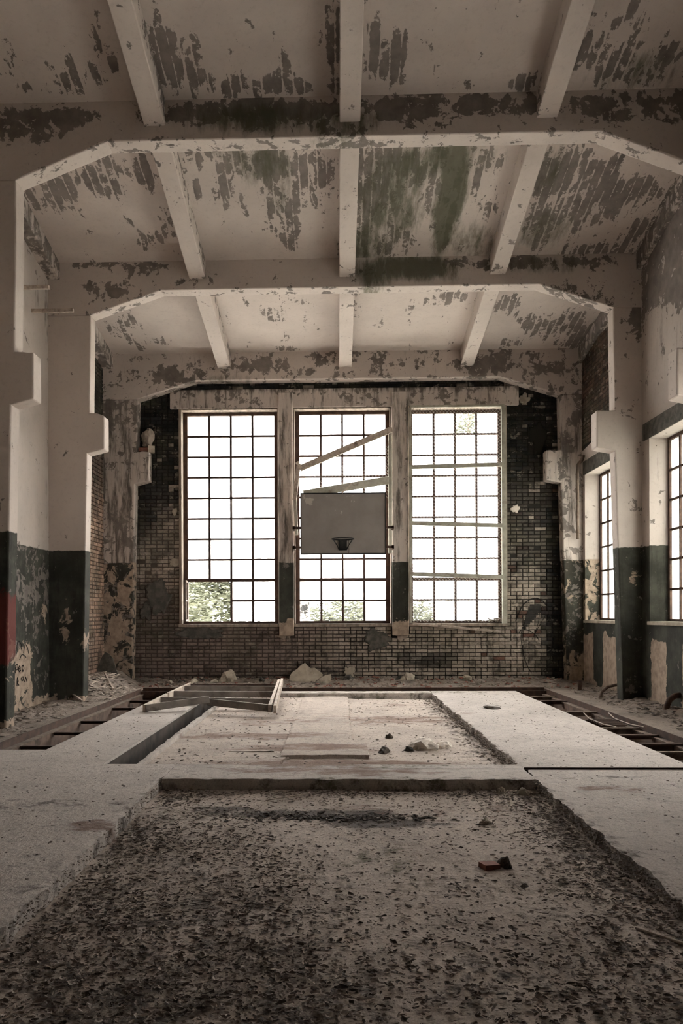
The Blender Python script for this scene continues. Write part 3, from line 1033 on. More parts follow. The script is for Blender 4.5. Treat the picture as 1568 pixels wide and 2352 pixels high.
g = MB()
GY = YB - 0.012
for pts, w in (([(350, 980), (400, 850), (470, 710), (570, 620), (700, 575), (820, 620), (900, 720), (950, 850), (980, 1000), (995, 1200), (985, 1450), (950, 1680)], .022),
               ([(600, 700), (780, 690), (850, 760), (885, 860), (800, 1010), (720, 1150), (640, 1310)], .014),
               ([(775, 820), (750, 1000), (690, 1200)], .012),
               ([(400, 1200), (450, 1140), (550, 1140), (650, 1190), (720, 1260), (765, 1340)], .016),
               ([(455, 1130), (440, 1300), (470, 1480), (500, 1640), (560, 1800), (620, 1900)], .014),
               ([(930, 1770), (870, 1840), (800, 1910)], .012), ([(500, 1130), (520, 1000), (600, 900), (700, 850), (780, 830)], .016)):
    ribbon(g, curve([gp(*p) for p in pts]), w, 'y', GY)
g.build('spray_line', M_spray, wall_back)
g = MB()
for y in range(690, 1130, 40):
    t = (y - 690) / 440
    xa = 610 - 60 * t - 90 * t
    xb = 780 if y < 830 else 780 - (y - 800) * 0.9
    xb = max(xb, xa + 45)
    ribbon(g, [gp(xa, y + 15), gp(xb, y + 15)], 0.046, 'y', GY + 0.001)
g.build('spray_patch', M_spray, wall_back)
# fallen-plaster remnants still clinging to the bricks
def shard(name, pts, y0, y1, mat, parent=None, axis='y'):
    n = len(pts)
    mb = MB()
    c = (sum(p[0] for p in pts) / n, sum(p[1] for p in pts) / n)
    ins = [(c[0] + (p[0] - c[0]) * .88, c[1] + (p[1] - c[1]) * .88) for p in pts]
    f = [tuple(range(2 * n, 3 * n))]
    vs_ = []
    for pp, yy in ((pts, y1), (pts, y0 + 0.35 * (y1 - y0)), (ins, y0)):
        for q in pp:
            vs_.append((q[0], yy, q[1]) if axis == 'y' else (yy, q[0], q[1]))
    for i in range(n):
        j = (i + 1) % n
        f += [(i, j, n + j, n + i), (n + i, n + j, 2 * n + j, 2 * n + i)]
    f.append(tuple(range(n))[::-1])
    mb.add(vs_, f)
    return recalc(mb.build(name, mat, parent))


def ragged(cx, cz, rx, rz, n=22, seed=0, amp=0.35):
    out = []
    for i in range(n):
        t = 2 * math.pi * i / n
        k = 1 + amp * nz(math.cos(t) * 1.6 + seed, math.sin(t) * 1.6, seed * 1.7) * 1.6 + 0.22 * nz(math.cos(t) * 6, math.sin(t) * 6, seed) + 0.12 * nz(math.cos(t) * 14, math.sin(t) * 14, seed)
        out.append((cx + rx * k * math.cos(t), cz + rz * k * math.sin(t)))
    return out


for cx, cz, rx, rz, sd, mt in ((-2.95, 1.12, .55, .14, 1, M_chunk_dark), (-3.85, 1.9, .28, .38, 2, M_chunk_dark), (0.83, 0.97, .26, .23, 3, M_chunk_dark),
                               (3.82, 3.75, .09, .09, 4, M_chunk_pale), (4.02, 6.1, .10, .1, 5, M_chunk), (-3.52, 3.75, .06, .08, 6, M_chunk), (-3.5, 2.65, .14, .09, 7, M_chunk),
                               (4.3, 5.3, .2, .35, 8, M_mortar), (-4.15, 1.6, .12, .2, 9, M_chunk_dark), (0.25, 0.27, .12, .12, 10, M_chunk), (-1.12, 1.1, .13, .13, 12, M_concrete_old), (1.36, 1.08, .12, .13, 13, M_concrete_old)):
    shard('plaster_remnant', ragged(cx, cz, rx, rz, 44, sd), YB - 0.022, YB + 0.01, mt, wall_back)

# ================================================================== WINDOWS
PANE_CACHE = {}


def window(name, label, origin, udir, width, z0, z1, nc, nr, thick_rows=(), missing=(), clear=(), frame_w=0.09, bar=0.047, depth=0.05, bars_cut=None, frosted=None):
    """udir 'x' or 'y'; origin = coordinate of the glass plane across the wall"""
    u0, plane = origin
    root = tag(empty(name, (0, 0, 0)), label, 'window', kind='structure')

    def B(mb, ua, ub, za, zb, d=depth):
        if udir == 'x':
            mb.box(ua, ub, plane - d / 2, plane + d / 2, za, zb)
        else:
            mb.box(plane - d / 2, plane + d / 2, ua, ub, za, zb)
    mb = MB()
    B(mb, u0, u0 + frame_w, z0, z1, depth * 1.5)
    B(mb, u0 + width - frame_w, u0 + width, z0, z1, depth * 1.5)
    B(mb, u0 + frame_w, u0 + width - frame_w, z1 - frame_w * .8, z1, depth * 1.5)
    B(mb, u0 + frame_w, u0 + width - frame_w, z0, z0 + frame_w * .6, depth * 1.5)
    mb.build('window_frame', M_rust, root)
    ua, ub = u0 + frame_w, u0 + width - frame_w
    za, zb = z0 + frame_w * .6, z1 - frame_w * .8
    cw, rh = (ub - ua) / nc, (zb - za) / nr
    for i in range(1, nc):
        u = ua + cw * i
        lo = za
        if bars_cut and i in bars_cut:
            lo = za + rh * bars_cut[i]
        mb = MB()
        B(mb, u - bar / 2, u + bar / 2, lo, zb)
        mb.build('mullion', M_rust, root)
    for j in range(1, nr):
        z = za + rh * j
        th = bar * (1.5 if j in thick_rows else 0.85)
        mb = MB()
        us = ua
        if (0, j) in missing and (0, j - 1) in missing:
            us = ua + cw * 2
        B(mb, us, ub, z - th / 2, z + th / 2, depth * 1.05)
        mb.build('glazing_bar', M_rust, root)
    for kind, mt in (('f' if not frosted else 'g', frosted or M_frosted), ('c', M_clear)):
        key = (udir, round(cw, 3), round(rh, 3), kind)
        if key not in PANE_CACHE:
            mb = MB()
            a, c = cw / 2 - 0.004, rh / 2 - 0.004
            if udir == 'x':
                mb.box(-a, a, -0.002, 0.002, -c, c)
            else:
                mb.box(-0.002, 0.002, -a, a, -c, c)
            PANE_CACHE[key] = mb.mesh('pane', mt)
    for i in range(nc):
        for j in range(nr):
            if (i, j) in missing:
                continue
            kind = 'c' if (i, j) in clear else ('g' if frosted else 'f')
            me = PANE_CACHE[(udir, round(cw, 3), round(rh, 3), kind)]
            u, z = ua + cw * (i + .5), za + rh * (j + .5)
            loc = (u, plane + 0.012, z) if udir == 'x' else (plane + 0.012, u, z)
            inst('pane', me, root, loc, (R.uniform(-.004, .004), R.uniform(-.004, .004), 0))
    return root, ua, za, cw, rh


GP = 16.63
window('window_1', 'left of the three tall windows, its lower corner casement missing', (BACK_WINDOWS[0][0] + .03, GP), 'x', 2.08, WZ0, WZ1 - .03, 4, 10,
       thick_rows=(2,), missing={(0, 0), (1, 0), (0, 1), (1, 1)}, bars_cut={1: 2})
window('window_2', 'middle of the three tall windows, behind the basketball backboard', (BACK_WINDOWS[1][0] + .03, GP), 'x', 2.05, WZ0, WZ1 - .03, 4, 10,
       thick_rows=(2,), clear={(0, 0), (1, 0), (2, 0)})
window('window_3', 'right of the three tall windows, covered with wire netting', (BACK_WINDOWS[2][0] + .03, GP), 'x', 2.02, WZ0, WZ1 - .03, 4, 10,
       thick_rows=(2,), clear={(0, 0), (2, 9)})
# open casement folded inwards at the left jamb of window 1
cs = tag(empty('casement_sash', (-3.29, 16.60, WZ0 + 0.06), (0, 0, math.radians(-84))), 'rusty casement sash swung open against the left jamb of the left tall window', 'sash')
m = MB()
for a, b, c, d in ((0, .04, 0, .88), (.46, .50, 0, .88), (0.04, .46, 0, .04), (0.04, .46, .84, .88)):
    m.box(a, b, -.018, .018, c, d)
m.build('sash_frame', M_rust_pale, cs)
m = MB()
m.box(.04, .46, -.012, .012, .43, .455)
m.build('sash_bar', M_rust_pale, cs)
m = MB()
m.box(.24, .262, -.012, .012, .04, .84)
m.build('sash_bar', M_rust_pale, cs)

# ================================================================== SIDE WALLS
wall_left = tag(empty('wall_left'), 'left side wall with dark green dado, cream paint above and bare brick at the far bay', 'wall', kind='structure')
wall_right = tag(empty('wall_right'), 'right side wall with deep window reveals and patchy dado', 'wall', kind='structure')


def wl_bare(x, y, z):
    v = 0.05
    v = max(v, 0.62 * math.exp(-((y - 11.9) / .45) ** 4 - ((z - 0.55) / .55) ** 4))
    v = max(v, 0.45 * math.exp(-((y - 12.7) / .3) ** 2 - ((z - 1.5) / .4) ** 2))
    v = max(v, 0.5 * sstep(.35, .05, z))
    return v


m = MB().gbox(-5.45, XL, -6.0, 13.02, -0.3, 9.1, su=(0.48, 0.11, 0.11))
o = m.build('plastered_panel', M_wall, wall_left)
attr(o, 'bare', wl_bare)
attr(o, 'grime', lambda x, y, z: 0.04 + 0.30 * math.exp(-((y - 12.95) / .12) ** 2) + 0.25 * math.exp(-((y - 12.4) / .5) ** 2 - ((z - 6.9) / .5) ** 2))
attr(o, 'peel', lambda x, y, z: 0.05 + (0.17 + 0.2 * math.exp(-((y - 12.3) / .7) ** 2 - ((z - 1.9) / .5) ** 2) if z < 2.6 else 0))
m = MB().box(-5.45, XL - 0.03, 13.0, 16.6, -0.3, 7.6)
m.build('masonry_core', M_mortar, wall_left)
sv, sf, scol = [], [], []
for u, z, kind in courses(13.3, 16.2, 0.04, 6.9, lambda u, z, s: u - s / 2 > 13.06):
    l = 0.242 if kind == 's' else 0.115
    v, f = brick_verts(l, 0.069 + R.uniform(-.004, .003), 0.05)
    n = len(sv)
    dx = R.uniform(-.006, .006)
    sv += [(XL - 0.05 - y + dx, x + u, zz + z) for x, y, zz in v]
    sf += [tuple(i + n for i in q) for q in f]
    s = sstep(3.6, 5.2, z + nz(u, z, 2))
    k = 0.7 + 0.6 * R.random()
    c = [a * k * (1 - s) + 0.02 * s for a in (0.30, 0.20, 0.15)]
    scol += [*c, 1.0] * len(v)
mb = MB()
mb.v, mb.f = sv, sf
o = recalc(tag(mb.build('brickwork', M_brick, wall_left), kind='stuff'))
ca = o.data.color_attributes.new('bcol', 'FLOAT_COLOR', 'POINT')
ca.data.foreach_set('color', scol)
# scribbled tag on the bare patch of the left wall
g = MB()
tg = lambda x, y: (11.62 + x, 0.62 + y)
for pts in ([(0, 0), (.02, .12), (.08, .12), (.07, .05), (.0, .05)], [(.12, .06), (.17, .06), (.15, .1), (.11, .06), (.14, .01), (.19, .03)], [(.27, .0), (.24, .07), (.28, .1), (.31, .05), (.27, 0)],
            [(.05, -.2), (.06, -.08), (.1, -.14), (.05, -.14), (.12, -.2)], [(.2, -.1), (.28, -.08), (.27, -.14), (.2, -.12)], [(.34, -.16), (.38, -.1), (.43, -.16)],
            [(0.02, .35), (.1, .48), (.2, .45), (.24, .33)], [(.3, .3), (.36, .42), (.45, .38), (.5, .28)], [(.15, .2), (.25, .27), (.4, .22)]):
    ribbon(g, curve([tg(*p) for p in pts], 6), 0.014, 'x', XL + 0.006)
g.build('spray_tag', M_spray, wall_left)

WRX = 5.62
WR_PARTS = []
ys = [-6.0]
for a, b in SIDE_WINDOWS:
    ys += [a, b]
ys.append(16.6)
for k in range(0, len(ys), 2):      # piers between openings
    m = MB().gbox(XR, WRX, ys[k], ys[k + 1], -0.3, 9.1, su=(0.12, 0.11, 0.11))
    WR_PARTS.append(m.build('pier', M_wall, wall_right))
for a, b in SIDE_WINDOWS:
    m = MB().gbox(XR, WRX, a, b, -0.3, SZ0 - 0.03, su=(0.12, 0.11, 0.11))
    WR_PARTS.append(m.build('spandrel', M_wall, wall_right))
    m = MB().gbox(XR, WRX, a, b, SZ1, 9.1, su=(0.12, 0.11, 0.11))
    WR_PARTS.append(m.build('wall_panel', M_wall, wall_right))
    m = MB().gbox(XR - 0.04, WRX, a - .03, b + .03, SZ0 - 0.06, SZ0, s=0.1)
    m.build('window_sill', M_chunk, wall_right, bevel=0.01)
    m = MB().gbox(XR - 0.012, XR + 0.1, a - 0.02, b + 0.25 if b < 13 else b + .1, SZ1 + 0.005, SZ1 + 0.29, s=0.1)
    m.build('lintel', M_chunk_dark, wall_right, bevel=0.01)


def wr_bare(x, y, z):
    v = 0.06
    if z < 1.3:
        for a, b in ((13.5, 14.9), (10.3, 11.5), (15.45, 16.1), (12.05, 12.68)):
            v = max(v, 0.75 * sstep(a - .05, a + .05, y) * sstep(b + .05, b - .05, y) * sstep(1.18, 1.0, z + .1 * nz(y * 3, z)))
    if y > 15.9 and z > 1.3:
        v = max(v, 0.42)
    v = max(v, 0.4 * sstep(.3, .05, z))
    return v


def wr_peel(x, y, z):
    v = 0.05
    if z > 2.7:
        v = max(v, 0.62 * sstep(6.0, 6.6, z + 0.8 * nz(y * .9, z * .9, 4)) * (1 if y < 13 else 0))
        v = max(v, 0.12)
    return v


for o in WR_PARTS:
    attr(o, 'bare', wr_bare)
    attr(o, 'peel', wr_peel)
    attr(o, 'grime', lambda x, y, z: 0.12 + 0.14 * sstep(4.6, 5.4, z))
sv, sf, scol = [], [], []
for u, z, kind in courses(13.3, 16.2, 4.95, 6.95, lambda u, z, s: u - s / 2 > 13.06 and z > 5.0 + 0.5 * (15.6 - u) * 0.45 + 0.25 * nz(u * 2, z * 2)):
    l = 0.242 if kind == 's' else 0.115
    v, f = brick_verts(l, 0.069, 0.04)
    n = len(sv)
    sv += [(XR + 0.022 + y + R.uniform(-.004, .004), x + u, zz + z) for x, y, zz in v]
    sf += [tuple(i + n for i in q) for q in f]
    k = 0.5 + 0.7 * R.random()
    scol += [0.10 * k, 0.065 * k, 0.05 * k, 1.0] * len(v)
mb = MB()
mb.v, mb.f = sv, sf
shard('exposed_masonry', [(13.2, 6.9), (13.2, 5.75), (13.8, 5.6), (14.4, 5.4), (14.9, 5.12), (15.3, 5.0), (15.7, 4.95), (16.15, 4.9), (16.15, 6.9)], XR - 0.006, XR + 0.01, M_mortar, wall_right, 'x')
o = recalc(tag(mb.build('brickwork', M_brick, wall_right), kind='stuff'))
ca = o.data.color_attributes.new('bcol', 'FLOAT_COLOR', 'POINT')
ca.data.foreach_set('color', scol)
for k, (a, b) in enumerate(SIDE_WINDOWS):
    window('window_%d' % (4 + k), ['side window nearest the camera in the right wall', 'side window in the right wall before the middle column', 'side window in the right wall beyond the middle column'][k],
           (a + .01, 5.46), 'y', b - a - .02, SZ0, SZ1, 6, 6, frame_w=0.06, bar=0.042, depth=0.035, frosted=M_side if k else None)

m = MB().gbox(-5.6, 5.7, -6.3, -6.0, -0.6, 9.1, s=0.5)
tag(m.build('wall_front', M_wall), 'plain plastered wall behind the camera', 'wall', kind='structure')

# ================================================================== BASKETBALL BACKBOARD
bb = tag(empty('basketball_backboard', (0.125, 15.97, 2.762)), 'grey basketball backboard with netless hoop hung before the middle window', 'backboard')
BW, BH = 1.79, 1.29
m = MB().gbox(-BW / 2 + .02, BW / 2 - .02, -0.022, 0.0, 0.02, BH - .02, su=(0.06, 0.03, 0.06))
o = m.build('board_panel', M_board, bb)
SC = [(-.70, 1.12, .14, .12, .9), (-.80, 1.22, .1, .08, .8), (-.12, .93, .16, .08, .75), (.02, .84, .09, .08, .75), (.2, 1.05, .1, .08, .85), (.15, 1.22, .2, .06, .8), (-.35, 1.22, .1, .04, .6), (.1, .42, .04, .1, .6)]
attr(o, 'scuff', lambda x, y, z: blobs(SC, x, z))
m = MB()
for a, b, c, d in ((-BW / 2, BW / 2, 0, .022), (-BW / 2, BW / 2, BH - .022, BH), (-BW / 2, -BW / 2 + .022, .022, BH - .022), (BW / 2 - .022, BW / 2, .022, BH - .022)):
    m.box(a, b, -0.034, 0.03, c, d)
m.build('edge_frame', M_black, bb)
rim = MB()
rc = Vector((-0.01, -0.29, 0.295))
rim.tube([rc + Vector((0.225 * math.cos(t), 0.225 * math.sin(t), 0)) for t in [2 * math.pi * k / 32 for k in range(32)]], 0.011, 8, closed=True)
ro = rim.build('hoop_ring', M_black, bb, smooth=True)
m = MB()
for s in (-1, 1):
    m.tube([rc + Vector((0.2 * s, -0.05, 0)), rc + Vector((0.17 * s, 0.05, -.05)), rc + Vector((0.11 * s, 0.17, -.13)), rc + Vector((0.085 * s, 0.26, -.19))], 0.011, 6)
m.build('hoop_brace', M_black, bb)
m = MB()
m.box(-0.095, 0.075, -0.06, -0.022, 0.085, 0.30)
m.box(-0.08, 0.06, -0.085, -0.06, 0.11, 0.29)
m.build('hoop_mount', M_black, bb)
m = MB().tube([rc + Vector((.12, .1, -.02)), rc + Vector((.125, .12, -.2)), rc + Vector((.12, .12, -.36))], 0.005, 5)
m.build('hanging_cord', M_rust, bb)
for s in (-1, 1):
    for z in (0.54, 0.13):
        m = MB()
        x0, x1 = (BW / 2 - .05) * s, (BW / 2 + .17) * s
        m.box(min(x0, x1), max(x0, x1), 0.03, 0.075, z, z + 0.05)
        m.box(min(x1, x1 - .05 * s), max(x1, x1 - .05 * s), 0.03, 0.33, z - .01, z + .06)
        m.build('mounting_bracket', M_rust, bb)

# broken battens of the old net frame above the backboard
def batten(name, a, b, w, h, mat, label, cat='batten', roll=0.0, extra=None):
    o = MB().bar(a, b, w, h, roll).build(name, mat, bevel=0.004)
    return tag(o, label, cat)


batten('wooden_batten', (-0.78, 15.95, 4.565), (1.17, 16.2, 5.43), 0.06, 0.125, M_wood, 'upper broken batten slanting steeply across the middle window')
batten('wooden_batten', (-0.70, 15.98, 4.03), (1.09, 16.2, 4.35), 0.06, 0.16, M_wood_green, 'lower broken batten slanting just above the backboard', roll=0.3)
batten('wooden_batten', (-0.80, 15.95, 4.67), (-0.90, 16.1, 3.93), 0.08, 0.075, M_wood, 'short leaning batten joined to the low end of the upper slanting batten')
batten('wooden_batten', (-0.89, 16.15, 4.0), (-0.865, 16.2, 3.20), 0.06, 0.09, M_wood_green, 'upright batten stub left of the backboard, fixed to the pilaster')
batten('wooden_batten', (1.13, 16.24, 5.35), (1.125, 16.24, 2.8), 0.075, 0.06, M_wood_green, 'long upright batten right of the backboard')
batten('timber_stub', (-0.84, 15.93, 4.70), (-0.74, 15.95, 4.55), 0.06, 0.06, M_wood_pale, 'short timber offcut at the joint of the two battens left above the backboard', 'timber')
batten('wood_splinter', (0.10, 15.94, 4.04), (0.30, 15.96, 4.24), 0.018, 0.028, M_wood_pale, 'thin splinter wedged behind the lower slanting batten', 'splinter')


# wire netting
def netting(x0, x1, z0, z1, y, sp, r, keep=lambda x, z: True, sag=0.0):
    mb = MB()
    for sgn in (1, -1):
        n = int(((x1 - x0) + (z1 - z0)) / sp) + 1
        for i in range(n):
            c = i * sp
            # line x - x0 = t, z = z0 + c - t (sgn) clipped
            pts = []
            if sgn > 0:
                ta, tb = max(0, c - (z1 - z0)), min(x1 - x0, c)
            else:
                ta, tb = max(0, c - (z1 - z0)), min(x1 - x0, c)
            if tb - ta < 0.03:
                continue
            k = max(2, int((tb - ta) / 0.35))
            for j in range(k + 1):
                t = ta + (tb - ta) * j / k
                x = x0 + t if sgn > 0 else x1 - t
                pts.append((x, z0 + c - t))
            run = []
            for x, z in pts + [None] if False else pts:
                if keep(x, z):
                    run.append((x, y + sag * nz(x * 1.3, z * 1.3) + 0.004 * sgn, z))
                else:
                    if len(run) > 1:
                        mb.tube(run, r, 3)
                    run = []
            if len(run) > 1:
                mb.tube(run, r, 3)
    return mb


nf = tag(empty('netting_frame', (0, 0, 0)), 'timber frame with wire netting over the right tall window', 'net frame')
m = MB().bar((3.535, 16.26, 1.30), (3.53, 16.26, 5.90), 0.095, 0.06)
m.build('frame_post', M_wood_green, nf)
m = MB().bar((1.56, 16.26, 1.32), (1.56, 16.26, 5.90), 0.05, 0.05)
m.build('frame_post', M_wood_green, nf)
for za, zb in ((4.63, 4.67), (3.44, 3.375), (2.36, 2.285)):
    m = MB().bar((1.56, 16.25, za), (3.5, 16.25, zb), 0.045, 0.085)
    m.build('frame_rail', M_wood_green, nf)
m = MB().bar((1.56, 16.26, 5.92), (3.55, 16.26, 5.92), 0.04, 0.05)
m.build('frame_rail', M_wood_green, nf)
tag(netting(1.56, 3.5, 1.34, 5.92, 16.29, 0.072, 0.0028, sag=0.02).build('wire_netting', M_wire, nf), kind='stuff')
wn = netting(-0.9, 1.12, 2.95, 5.1, 16.33, 0.072, 0.0026, keep=lambda x, z: z < 4.45 + 0.42 * (x + 0.8) - 0.05 and z > 3.9, sag=0.03).build('wire_netting', M_wire)
tag(wn, 'torn sagging wire netting hanging under the upper slanting batten', 'netting')
batten('fallen_batten', (1.60, 16.33, 1.30), (3.45, 16.25, 1.13), 0.04, 0.05, M_wood, 'loose batten slipping off the sill under the netted right window')
# ragged litter on the sill of window 3
m = MB()
for k in range(60):
    x = 3.2 + abs(R.gauss(0, .16)) * -1 + .3
    m.bar((x, 16.42 + R.uniform(-.06, .1), 1.32 + R.random() * .1 * max(0, 1 - abs(x - 3.4) * 2)), (x + R.uniform(-.08, .08), 16.42 + R.uniform(-.08, .1), 1.33 + R.random() * .1), .012, .01)
tag(m.build('sill_litter', M_litter), 'dry twigs and flakes heaped on the sill of the right tall window', 'litter', kind='stuff')

# ================================================================== LYING TIMBER LATTICE
lf = tag(empty('timber_lattice', (0, 0, 0)), 'large old timber lattice frame lying flat across the far left trench', 'frame')


def lbar(nm, a, b, w=0.045, h=0.11, mat=M_sash):
    MB().bar(a, b, w, h).build(nm, mat, lf, bevel=0.004)


lbar('cross_rail', (-2.98, 11.72, 0.06), (-2.05, 12.1, 0.16), mat=M_sash)
lbar('cross_rail', (-2.10, 12.25, 0.10), (-1.02, 11.75, 0.055), mat=M_sash)
lbar('cross_rail', (-2.98, 12.75, 0.07), (-1.05, 12.6, 0.06))
lbar('cross_rail', (-2.98, 13.75, 0.075), (-1.08, 13.65, 0.07))
lbar('cross_rail', (-2.95, 14.65, 0.085), (-1.12, 14.6, 0.08))
lbar('cross_rail', (-2.95, 15.2, 0.06), (-1.12, 15.25, 0.06), mat=M_rust)
lbar('side_rail', (-3.00, 11.72, 0.06), (-3.02, 13.35, 0.07), mat=M_wood_pale)
lbar('side_rail', (-3.00, 13.4, 0.08), (-2.97, 15.25, 0.09), mat=M_wood_pale)
lbar('side_rail', (-1.045, 11.66, 0.065), (-1.16, 15.0, 0.17), 0.05, 0.12, M_wood_pale)
lbar('side_rail', (-0.965, 11.62, 0.055), (-1.10, 15.0, 0.19), 0.045, 0.12, M_wood_pale)

# ================================================================== RUBBLE AND BANKS
def heap(name, x0, x1, y0, y1, fn, mat, s=0.06):
    nx, ny = max(2, round((x1 - x0) / s)), max(2, round((y1 - y0) / s))
    mb = MB()
    for j in range(ny + 1):
        for i in range(nx + 1):
            x, y = x0 + (x1 - x0) * i / nx, y0 + (y1 - y0) * j / ny
            mb.v.append((x, y, fn(x, y)))
    for j in range(ny):
        for i in range(nx):
            a = j * (nx + 1) + i
            mb.f.append((a, a + 1, a + nx + 2, a + nx + 1))
    return mb.build(name, mat)


def bank_back(x, y):
    t = sstep(15.2, 16.42, y)
    return -0.02 + 0.02 * t + 0.13 * t + (0.05 * nz(x * 1.3, y * 1.3, 1) + 0.03 * nz(x * 6, y * 6, 2) + 0.016 * nz(x * 15, y * 15)) * sstep(15.2, 15.5, y)


def bank_left(x, y):
    d = sstep(-3.95, -4.7, x)
    k = sstep(13.0, 13.5, y) * 0.30 + 0.06
    return -0.03 + d * k + (0.05 * nz(x * 1.6, y * 1.6, 5) + 0.03 * nz(x * 6, y * 6, 6) + .015 * nz(x * 15, y * 15)) * sstep(-3.95, -4.1, x)


def bank_right(x, y):
    d = sstep(4.3, 5.1, x)
    return -0.03 + d * 0.10 + (0.05 * nz(x * 1.6, y * 1.6, 7) + 0.03 * nz(x * 6, y * 6, 8) + .012 * nz(x * 15, y * 15)) * sstep(4.1, 4.3, x)


hb = heap('rubble_bank', -4.9, 5.12, 15.2, 16.40, bank_back, M_soil)
tag(hb, 'low bank of mortar rubble along the foot of the brick wall', 'rubble', kind='stuff')
hl = heap('dirt_bank', -4.97, -3.95, 9.0, 16.0, bank_left, M_soil)
tag(hl, 'dirt bank along the foot of the left wall', 'dirt', kind='stuff')
hr = heap('dirt_bank', 4.09, 5.14, 8.0, 16.0, bank_right, M_soil)
tag(hr, 'dirt bank along the foot of the right wall', 'dirt', kind='stuff')


def chips(name, n, place, mat, smin, smax, flat, label, cat='debris', long=1.0):
    mb = MB()
    for _ in range(n):
        p = place()
        if p is None:
            continue
        x, y, z = p
        s = smin + (smax - smin) * R.random() ** 2.2
        L = s * (1 + (long - 1) * R.random())
        rot = Matrix.Rotation(R.uniform(0, 6.28), 3, 'Z') @ Matrix.Rotation(R.uniform(-.35, .35), 3, 'X') @ Matrix.Rotation(R.uniform(-.35, .35), 3, 'Y')
        h = s * flat * R.uniform(.5, 1)
        base = [(-L, -s * R.uniform(.5, 1), 0), (L * R.uniform(.5, 1), -s, 0), (L, s * R.uniform(.4, 1), 0), (-L * R.uniform(.6, 1), s, 0)]
        k = R.uniform(.55, .85)
        top = [(a * k, b * k, h) for a, b, _z in base]
        vs_ = [tuple(rot @ Vector(q) + Vector((x, y, z))) for q in base + top]
        mb.add(vs_, [(4, 5, 6, 7), (0, 1, 5, 4), (1, 2, 6, 5), (2, 3, 7, 6), (3, 0, 4, 7)])
    return tag(mb.build(name, mat), label, cat, kind='stuff')


def pb(fn, x0, x1, y0, y1):
    def f():
        x, y = R.uniform(x0, x1), R.uniform(y0, y1)
        return x, y, fn(x, y)
    return f


chips('mortar_chips', 1500, pb(bank_back, -4.3, 4.9, 15.25, 16.4), M_litter, .008, .05, .6, 'pale mortar chips strewn over the bank below the brick wall')
chips('brick_chips', 450, pb(bank_back, -4.3, 4.9, 15.25, 16.4), M_redbrick, .008, .05, .7, 'reddish brick chips strewn over the bank below the brick wall')
chips('plaster_flakes', 1300, pb(bank_left, -4.9, -3.97, 9.2, 15.6), M_litter, .006, .045, .3, 'plaster flakes littering the dirt by the left wall')
chips('lath_pieces', 260, pb(bank_left, -4.85, -3.97, 13.3, 15.6), M_wood_pale, .012, .035, .5, 'broken lath strips heaped in the far left corner', long=7)
chips('plaster_flakes', 2200, pb(bank_right, 4.1, 5.1, 8.0, 15.9), M_litter, .006, .04, .3, 'plaster flakes littering the dirt by the right wall')
chips('dark_flakes', 600, pb(bank_right, 4.1, 5.1, 8.0, 15.9), M_litter_dark, .006, .04, .3, 'dark paint flakes littering the dirt by the right wall')
pz = lambda x, y: -0.1
chips('far_bay_debris', 1100, pb(lambda x, y: -0.103 if x > .18 else -0.07, -1.95, 1.75, 7.75, 14.5), M_litter_dark, .002, .012, .4, 'dark crumbs scattered over the far sunken bay', long=2.5)
chips('far_bay_grit', 700, pb(lambda x, y: -0.103 if x > .18 else -0.07, -1.95, 1.75, 7.75, 14.5), M_litter, .003, .02, .5, 'pale grit scattered over the far sunken bay')
chips('edge_crumble', 700, lambda: (1.78 - abs(R.gauss(0, .12)), R.uniform(7.7, 14.5), -0.1), M_litter, .003, .02, .6, 'crumbled concrete along the right edge of the far sunken bay')
chips('edge_crumble', 900, lambda: (1.76 - abs(R.gauss(0, .11)), R.uniform(2.5, 6.9), -0.1), M_litter, .003, .016, .6, 'crumbled concrete along the right edge of the near sunken bay')
chips('kerb_crumble', 350, lambda: (-2.0 + abs(R.gauss(0, .1)), R.uniform(7.7, 12.5), -0.09), M_litter, .003, .025, .6, 'crumbled concrete beside the left trench kerb')


chips('edge_clods', 2600, lambda: (1.79 + R.uniform(-.025, .012), R.uniform(2.8, 6.97), R.uniform(-.11, -.004)), M_litter, .002, .010, .9, 'earthy clods clinging to the right edge of the near sunken bay')
chips('edge_clods', 2600, lambda: (1.79 + R.uniform(-.03, .012), R.uniform(7.66, 14.5), R.uniform(-.11, -.004)), M_litter, .002, .012, .9, 'earthy clods clinging to the right edge of the far sunken bay')
chips('edge_clods', 900, lambda: (-1.62 + R.uniform(-.008, .02), R.uniform(2.8, 6.97), R.uniform(-.11, -.004)), M_litter, .002, .008, .9, 'earthy clods clinging to the left edge of the near sunken bay')


chips('felt_crumbs', 500, lambda: (R.gauss(-.05, .45), 6.02 + R.gauss(0, .07), -.103), M_litter_dark, .004, .022, .4, 'crumbs of dark tar strewn over the black patch in the near sunken bay', long=2)
chips('bay_grit', 3500, lambda: (R.uniform(-1.58, 1.74), R.uniform(2.7, 6.9), -.104), M_litter, .0015, .009, .6, 'pale grit strewn over the near sunken bay')


def slab_pt():
    while True:
        x, y = R.uniform(-4.8, 5.0), R.uniform(3.2, 14.9)
        if (x < -1.68 and y < 7.6) or (x > 1.86 and y < 7.36) or (-3.2 < x < -2.42 and y > 7.7) or (1.86 < x < 3.42 and y > 7.5):
            return x, y, 0.0


chips('slab_crumbs', 2400, slab_pt, M_litter_dark, .0012, .008, .4, 'small dark crumbs scattered over the raised slabs', long=3)
chips('slab_grit', 900, slab_pt, M_litter, .003, .014, .5, 'fine pale grit scattered over the raised slabs')


